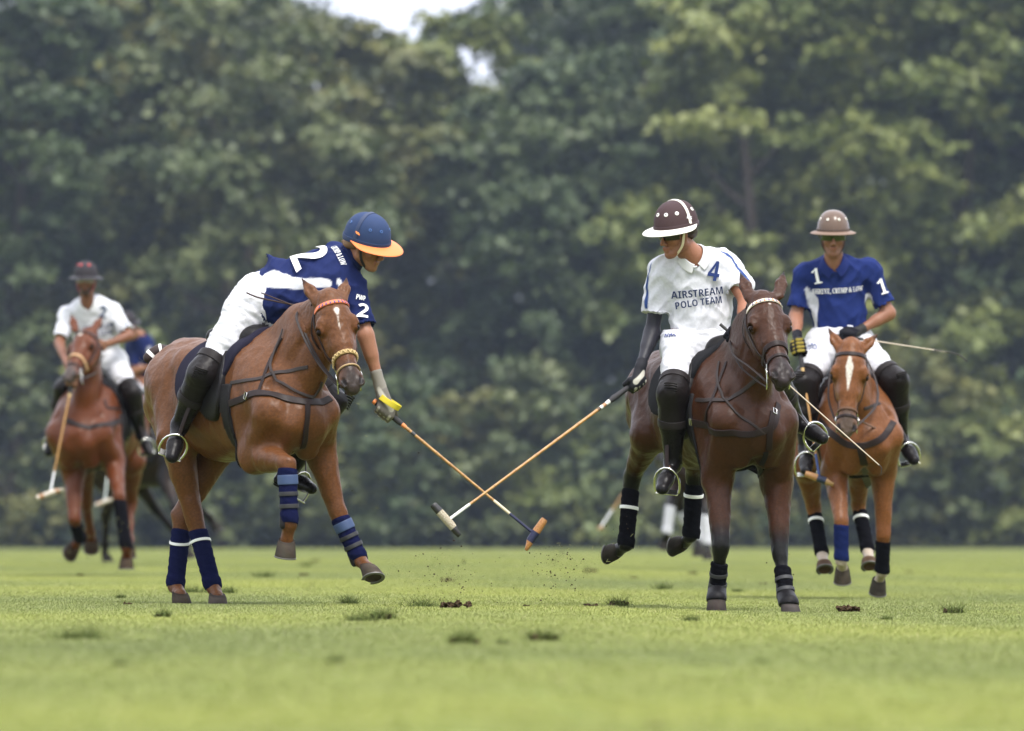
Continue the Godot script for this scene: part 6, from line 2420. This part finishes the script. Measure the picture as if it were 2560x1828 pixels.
	mallet("polo mallet with white head showing between the reddish chestnut's forelegs", C - g * 0.07, C + g * 0.15, tip, near(tip, 238, 1264), near(tip, 284, 1246), {"collar": Color(0.5, 0.35, 0.16), "wrap": 0.25, "wraps": [[0.245, Color(0.55, 0.60, 0.60)]], "head": [[0.0, 0.2, Color(0.66, 0.64, 0.58), 0.6], [0.2, 0.3, Color(0.42, 0.22, 0.09), 0.5], [0.3, 1.0, Color(0.66, 0.64, 0.58), 0.6]]})
	h = build_horse(D.g)
	for nm in ["rf", "lf", "rh", "lh"]:
		leg_wrap(h, nm, Color(0.62, 0.62, 0.64), 0.058, 0.052, 0.05, 1.0, 4)
	r = build_rider(R.g, h)
	saddle(h, r, "dark saddle on the horse with white leg wraps", {"cell": 0.035, "pad": Color(0.02, 0.02, 0.02)})
	helmet(r, {"name": "far", "shell": lin(0.03, 0.03, 0.04), "brim": 0.05, "brim_side": 0.04, "brim_to": 3.14159, "brim_color": lin(0.03, 0.03, 0.04), "strap": lin(0.02, 0.02, 0.02), "rough": 0.8})
	C = r.j.r.hd
	tip = near(C + Vector3(0, 0, 0.2), 1502, 1318)
	g = (tip - C).normalized()
	mallet("cane mallet with white taped end showing behind the dark bay horse's hind leg", C - g * 0.07, C + g * 0.15, tip, near(tip + Vector3(0, 0, 0.09), 1498, 1320), near(tip - Vector3(0, 0, 0.09), 1508, 1322), {"collar": Color(0.5, 0.35, 0.16), "wrap": 0.22, "wraps": [[0.215, Color(0.66, 0.66, 0.68)]], "head": [[0.0, 1.0, Color(0.5, 0.36, 0.2), 0.6]]})
	make_turf_bits()

func helmet_field(r: Rider, k := 1.0, rise := 0.047) -> Sdf:
	var f := Sdf.new()
	var m := Basis(r.fwd / 1.0, r.up, r.rt)
	var c := r.hc + (r.up * rise - r.fwd * 0.004) * r.s
	var s := sq(r.fwd, 1.20) * sq(r.up, 1.32)
	f.ball(c, 0.106 * r.s * k, 0.01, 0, s)
	return f

func whip(label: String, a: Vector3, b: Vector3, tip = null) -> void:
	var o := thing("whip", label, "whip", a)
	var path := PackedVector3Array()
	var rr := []
	var d := (b - a).normalized()
	for i in 9:
		path.append(a.lerp(b, i / 8.0))
		rr.append(lerpf(0.0055, 0.0036, i / 8.0))
	wpart("shaft", tube(path, rr, 6), mat("whip_pale", lin(0.50, 0.42, 0.32), 0.5), o)
	wpart("handle", tube(PackedVector3Array([a - d * 0.02, a + d * 0.16]), 0.009, 8), mat("whip_grip", lin(0.015, 0.014, 0.014), 0.6), o)
	var e: Vector3 = tip if tip != null else b + Vector3(0.01, -0.06, 0)
	wpart("lash", tube(spline([b - d * 0.1 if tip != null else b, b, b.lerp(e, 0.5) + Vector3(0.01, 0.012, 0), e], 3), 0.0046 if tip != null else 0.0022, 5), mat("whip_grip", Color.BLACK, 0.6), o)

func coronet_boot(h: Horse, a: Dictionary, nm: String) -> void:
	# black bell over the pastern
	var q: Dictionary = h.legs[nm]
	var f := Sdf.new()
	var back := -h.f * 0.012
	f.cap(q.F, q.C, 0.050 * h.s, 0.056 * h.s, 0.02)
	f.cap(q.F + back * 2.0, q.C + back * 2.0, 0.040 * h.s, 0.046 * h.s, 0.02)
	f.clip(q.C + Vector3(0, -0.012, 0), Vector3(0, -1, 0.25))
	wpart("bell_boot", f.mesh(0.007), leather("bell_boot", lin(0.007, 0.0065, 0.0075), 0.6), h.node)

func breast_thing(label: String, h: Horse) -> Node3D:
	return thing("breastplate", label, "breastplate", h.L(0.6, 1.1, 0))

func buckle(h: Horse, px: Array, o: Node, turn := 0.0) -> void:
	var p := hit(h.body, h.ids, px[0], px[1], -h.O.z)
	var n := h.body.grad(p, h.ids)
	var rt := Vector3(cos(turn), sin(turn), 0)
	rt = (rt - n * rt.dot(n)).normalized()
	var up := n.cross(rt)
	var path := PackedVector3Array()
	for q in [[-1, -1], [1, -1], [1, 1], [-1, 1], [-1, -1]]:
		path.append(p + n * 0.010 + rt * q[0] * 0.012 + up * q[1] * 0.019)
	wpart("buckle", tube(path, 0.0035, 6), mat("bit_steel", lin(0.58, 0.57, 0.55), 0.25, 0.5, 1.0), o)

func breastplate_a(h: Horse) -> void:
	var o := breast_thing("dark leather breastplate across the chest of the chestnut horse with lifted foreleg", h)
	var lm := leather("strap_leather", Color.BLACK, 0.5)
	body_strap(h, [[545, 1024], [600, 1000], [640, 983], [690, 988], [760, 1004], [800, 1006], [826, 996]], 0.042, "chest_strap", lm, o, 0.007)
	buckle(h, [617, 990], o, -0.25)
	body_strap(h, [[705, 845], [680, 890], [660, 940], [645, 982]], 0.020, "shoulder_strap", lm, o)
	body_strap(h, [[768, 1006], [768, 1040], [764, 1080], [756, 1120]], 0.034, "martingale_strap", lm, o, 0.007)
	body_strap(h, [[576, 958], [640, 948], [700, 930], [770, 918]], 0.022, "draw_rein", leather("rein_leather", lin(0.034, 0.027, 0.026), 0.6), o)
	var path := loose([[678, 870], [680, 930], [720, 975], [770, 993], [800, 975]], hit(h.body, h.ids, 706, 822, -h.O.z) + Vector3(0, 0, 0.03), hit(h.body, h.ids, 806, 958, -h.O.z) + Vector3(0, 0, 0.03))
	var s := settle(h, path, 0.012)
	wpart("hanging_rein", strap(s[0], s[1], 0.016, 0.006), leather("rein_leather", Color.BLACK, 0.6), o)

func breastplate_b(h: Horse) -> void:
	var o := breast_thing("dark leather breastplate across the chest of the dark bay horse", h)
	var lm := leather("strap_leather", Color.BLACK, 0.5)
	body_strap(h, [[1722, 1052], [1760, 1062], [1820, 1082], [1880, 1086], [1925, 1072], [1940, 1050], [1946, 1010]], 0.040, "chest_strap", lm, o, 0.007)
	buckle(h, [1730, 1055], o, 0.1)
	body_strap(h, [[1815, 905], [1795, 960], [1775, 1010], [1762, 1058]], 0.020, "shoulder_strap", lm, o)
	body_strap(h, [[1740, 1000], [1800, 1000], [1860, 975], [1905, 935]], 0.024, "draw_rein", leather("rein_leather", lin(0.034, 0.027, 0.026), 0.6), o)
	body_strap(h, [[1932, 1030], [1926, 1070], [1922, 1125]], 0.036, "martingale_strap", lm, o, 0.008)
	body_strap(h, [[1915, 1130], [1902, 1180], [1888, 1225]], 0.030, "girth_strap", leather("girth_web", lin(0.010, 0.009, 0.010), 0.7), o)
	body_strap(h, [[1798, 905], [1796, 960], [1830, 1020], [1880, 1060], [1912, 1086]], 0.014, "hanging_rein", leather("rein_leather", Color.BLACK, 0.6), o, 0.008)
	buckle(h, [1935, 1030], o, 0.0)

func breastplate_d(h: Horse) -> void:
	var o := breast_thing("dark leather breastplate on the white blazed light chestnut horse", h)
	var lm := leather("strap_leather", Color.BLACK, 0.5)
	body_strap(h, [[2050, 1050], [2080, 1085], [2120, 1112], [2170, 1112], [2210, 1090], [2234, 1055]], 0.044, "chest_strap", lm, o, 0.007)
	body_strap(h, [[2150, 1115], [2160, 1160], [2172, 1215]], 0.050, "martingale_strap", lm, o, 0.008)
	body_strap(h, [[2160, 1022], [2200, 1008]], 0.022, "draw_rein", leather("rein_leather", Color.BLACK, 0.6), o)

func breastplate_e(h: Horse) -> void:
	var o := breast_thing("dark leather breastplate on the reddish chestnut horse", h)
	var lm := leather("strap_leather", Color.BLACK, 0.5)
	body_strap(h, [[165, 1050], [200, 1064], [235, 1066], [275, 1060], [308, 1048]], 0.044, "chest_strap", lm, o, 0.007)
	body_strap(h, [[262, 1000], [270, 1020], [300, 1022]], 0.022, "neck_strap", lm, o)

# ------------------------------------------------------------------ torn turf and flying dirt
func make_turf_bits() -> void:
	var earth := mat("earth", Color.WHITE, 1.0, 0.1, 0.0, true)
	var blade := mat("clod_grass", Color.WHITE, 0.7, 0.3, 0.0, true)
	blade.cull_mode = BaseMaterial3D.CULL_DISABLED
	# photo x, y, width in metres, kind: 0 bare earth, 1 grassy tuft, 2 earth with grass
	var bits := [[1138, 1523, 0.13, 0], [1060, 1520, 0.15, 1], [872, 1511, 0.08, 1], [955, 1550, 0.08, 2], [905, 1555, 0.105, 1], [1160, 1612, 0.09, 2], [1258, 1612, 0.03, 1], [1358, 1606, 0.09, 2],
		[1546, 1518, 0.09, 2], [1658, 1475, 0.09, 1], [1480, 1432, 0.11, 0], [1120, 1455, 0.09, 0], [1843, 1482, 0.05, 1], [2130, 1532, 0.13, 0], [2385, 1536, 0.08, 2], [2216, 1552, 0.04, 1], [1730, 1557, 0.05, 2], [1478, 1519, 0.06, 0],
		[472, 1484, 0.17, 1], [566, 1485, 0.09, 1], [408, 1546, 0.06, 2], [318, 1514, 0.04, 0], [202, 1441, 0.06, 0], [660, 1444, 0.12, 1], [760, 1440, 0.06, 0], [790, 1406, 0.08, 0], [765, 1418, 0.08, 1], [305, 1668, 0.03, 2], [840, 1660, 0.03, 2], [1905, 1664, 0.03, 1], [302, 1497, 0.04, 1], [1640, 1832, 0.03, 0], [1315, 1519, 0.04, 0], [1732, 1437, 0.08, 0], [1585, 1448, 0.05, 0], [2275, 1434, 0.05, 0], [1910, 1463, 0.05, 0], [200, 1600, 0.16, 1]]
	var label := ["bare brown earth clod near ", "torn green tuft of turf near ", "dark divot with grass on it near "]
	var grp := ["earth clods on the field", "turf tufts on the field", "grassy divots on the field"]
	var r := RandomNumberGenerator.new()
	for i in bits.size():
		r.seed = 900 + i
		var q: Array = bits[i]
		# where the pixel's ray meets the field
		var u := ray(q[0], q[1])
		var o := Vector3(0, EYE, 0)
		var t := EYE / -u.y
		for k in 6:
			var p := o + u * t
			t = (EYE - ground_y(p.x, p.z)) / -u.y
		var c := o + u * t
		var w: float = q[2] * 0.75
		var kind: int = q[3]
		var n := thing("turf_clod", ("large " if q[2] > 0.1 else ("tiny " if q[2] < 0.05 else "")) + label[kind] + landmark(q[0]), "divot", c, grp[kind])
		if kind != 1:
			var f := Sdf.new()
			for k in 15:
				f.ball(c + Vector3(r.randf_range(-0.85, 0.85) * w, 0.006 + r.randf_range(0.0, 0.26) * w, r.randf_range(-0.5, 0.5) * w), w * r.randf_range(0.16, 0.34), w * 0.10)
			var g := f.mesh(maxf(w * 0.11, 0.003))
			fold(g, w * 0.22, 1.6 / w, Vector3.UP, 1.0, i)
			fold(g, w * 0.12, 4.0 / w, Vector3.UP, 1.0, i + 50)
			var col := PackedColorArray()
			for p in g[0]:
				var e := r.randf_range(0.7, 1.2)
				col.append(Color(0.062, 0.042, 0.026) * e)
			wpart("soil", g, earth, n, col)
		if kind != 0:
			var v := PackedVector3Array()
			var nn := PackedVector3Array()
			var col := PackedColorArray()
			for k in int(160 + w * 2200):
				var p := c + Vector3(r.randfn() * 0.45 * w, (0.2 * w if kind == 2 else 0.0) * r.randf(), r.randfn() * 0.35 * w)
				var a := r.randf() * TAU
				var hgt := r.randf_range(0.02, 0.075) * clampf(w / 0.05, 0.5, 1.2)
				var wd := Vector3(cos(a), 0, sin(a)) * 0.0022
				var top := p + Vector3(r.randf_range(-1, 1), r.randf_range(0.4, 1.0), r.randf_range(-1, 1)) * hgt
				v.append_array([p + wd, p - wd, top])
				var fnn := Vector3(-sin(a), 0.8, cos(a)).normalized()
				nn.append_array([fnn, fnn, fnn])
				var cc := Color(0.055, 0.085, 0.018).lerp(Color(0.11, 0.13, 0.035), r.randf())
				col.append_array([cc, cc, cc])
			wpart("grass_blades", [v, nn, PackedInt32Array(range(v.size()))], blade, n, col)
	# crumbs of earth and cut grass in the air behind the hooves
	var crumbs := []
	var straw := []
	r.seed = 77
	var spots := [[1110, 1455, 130, 90, 300, 49.6], [1400, 1420, 110, 80, 260, 50.2], [300, 1330, 170, 130, 60, 72.0], [1560, 1350, 120, 100, 30, 50.5], [1010, 1180, 400, 250, 20, 51.0], [1960, 1440, 60, 60, 16, 50.0], [250, 1420, 160, 60, 22, 70.0]]
	for s in spots:
		for k in s[4]:
			var p := P(s[0] + r.randfn() * s[2] * 0.45, s[1] + r.randfn() * s[3] * 0.45, s[5] + r.randf_range(-0.5, 0.5))
			if p.y < ground_y(p.x, p.z) + 0.01:
				continue
			if r.randf() < 0.7:
				var sz := 0.0013 + 0.0042 * pow(r.randf(), 4.0)
				var f := frame_of(Vector3(r.randfn(), r.randfn(), r.randfn()), Vector3(r.randfn(), 1, 0))
				crumbs.append(boxm(p, f, Vector3(sz * 2.0, sz * 1.4, sz * 1.7), 0.5))
			else:
				var d := Vector3(r.randfn(), r.randfn(), r.randfn()).normalized() * r.randf_range(0.006, 0.014)
				straw.append(tube(PackedVector3Array([p - d, p + Vector3(0, 0.002, 0), p + d]), 0.0011, 4))
	var a := merge(crumbs)
	var o1 := wpart("flying_dirt", a, earth, self, solid(a[0], Color(0.05, 0.033, 0.02)))
	tag(o1, "crumbs of brown earth flying in the air behind the hooves", "dirt", "", "stuff")
	a = merge(straw)
	var o2 := wpart("flying_grass", a, blade, self, solid(a[0], Color(0.30, 0.30, 0.12)))
	tag(o2, "cut blades of grass flying in the air round the horses", "grass", "", "stuff")
	for q in [[1466, 1424, 0.045, 0], [1387, 1402, 0.035, 1], [1406, 1385, 0.03, 2], [1160, 1405, 0.02, 3], [780, 1463, 0.03, 4]]:
		var c := P(q[0], q[1], 49.7)
		r.seed = 40 + q[3]
		var v := PackedVector3Array()
		var nn := PackedVector3Array()
		var col := PackedColorArray()
		for k in 160:
			var p: Vector3 = c + Vector3(r.randfn(), r.randfn() * 1.3, r.randfn()) * q[2] * 0.35
			var d := Vector3(r.randfn(), r.randfn() + 0.4, r.randfn()).normalized() * 0.022
			var wd := Vector3(d.y, -d.x, 0.3).normalized() * 0.002
			v.append_array([p + wd, p - wd, p + d])
			for e in 3: nn.append(Vector3(0, 0.7, 0.7))
			var cc := Color(0.05, 0.075, 0.02).lerp(Color(0.05, 0.035, 0.02), r.randf())
			for e in 3: col.append(cc)
		var nd := thing("flying_divot", ["upright green divot in the air between the mallet heads and the bay's hind hoof", "small brown divot flying just right of the wooden mallet head", "sliver of turf flying above the small brown divot", "speck of turf flying below the scuffed white mallet head", "lump of turf in the air behind the chestnut's reaching forefoot"][q[3]], "divot", c, "divots in the air")
		wpart("turf", [v, nn, PackedInt32Array(range(v.size()))], blade, nd, col)

# small extras on the leaning rider
func helmet_flame(r: Rider) -> void:
	var f := helmet_field(r, 1.08)
	var ids := PackedInt32Array([0])
	var ctr := hit(f, ids, 895, 582, -r.hc.z)
	var n := f.grad(ctr, ids)
	var rt := (Vector3(1, 0, 0) - n * n.x).normalized()
	var up := n.cross(rt)
	var outl := [[-0.012, 0.018], [-0.006, 0.008], [0.006, 0.000], [0.012, -0.010], [0.011, -0.020], [0.003, -0.012], [-0.008, -0.006], [-0.014, 0.004]]
	var rings := []
	for e in [0.001, 0.005]:
		var ring := PackedVector3Array()
		for q in outl:
			ring.append(ctr + rt * q[0] + up * q[1] + n * e)
		rings.append(ring)
	wpart("flame_mark", loft(rings), mat("flame_orange", lin(0.72, 0.22, 0.05), 0.5), r.node.get_node("helmet"))

func sling(o: Node, C: Vector3, g: Vector3, wr: Vector3, c: Color) -> void:
	var a := (C - wr)
	a = (a - g * a.dot(g)).normalized()
	var n := g.cross(a)
	var path := PackedVector3Array()
	var nr := PackedVector3Array()
	var m := C - a * 0.056 - g * 0.012 - n * 0.022
	for i in 21:
		var an := TAU * i / 20.0
		var d := g * cos(an) * 0.066 + n * sin(an) * 0.056
		path.append(m + d - a * 0.008 * cos(an))
		nr.append(d.normalized())
	wpart("wrist_sling", strap(path, nr, 0.034, 0.004), mat("sling_" + str(c), c.linear_to_srgb(), 0.7), o)

# embroidered mark on the breeches
func squiggle(r: Rider, px: Array, c: Color) -> void:
	var ids := r.breech.all_ids()
	var pts := []
	for q in px:
		var p := hit(r.breech, ids, q[0], q[1], -r.pel.z)
		pts.append(p + r.breech.grad(p, ids) * 0.0015)
	wpart("embroidery", tube(spline(pts, 3), 0.0026, 5), mat("thread_" + str(c), c.linear_to_srgb(), 0.7), r.node)
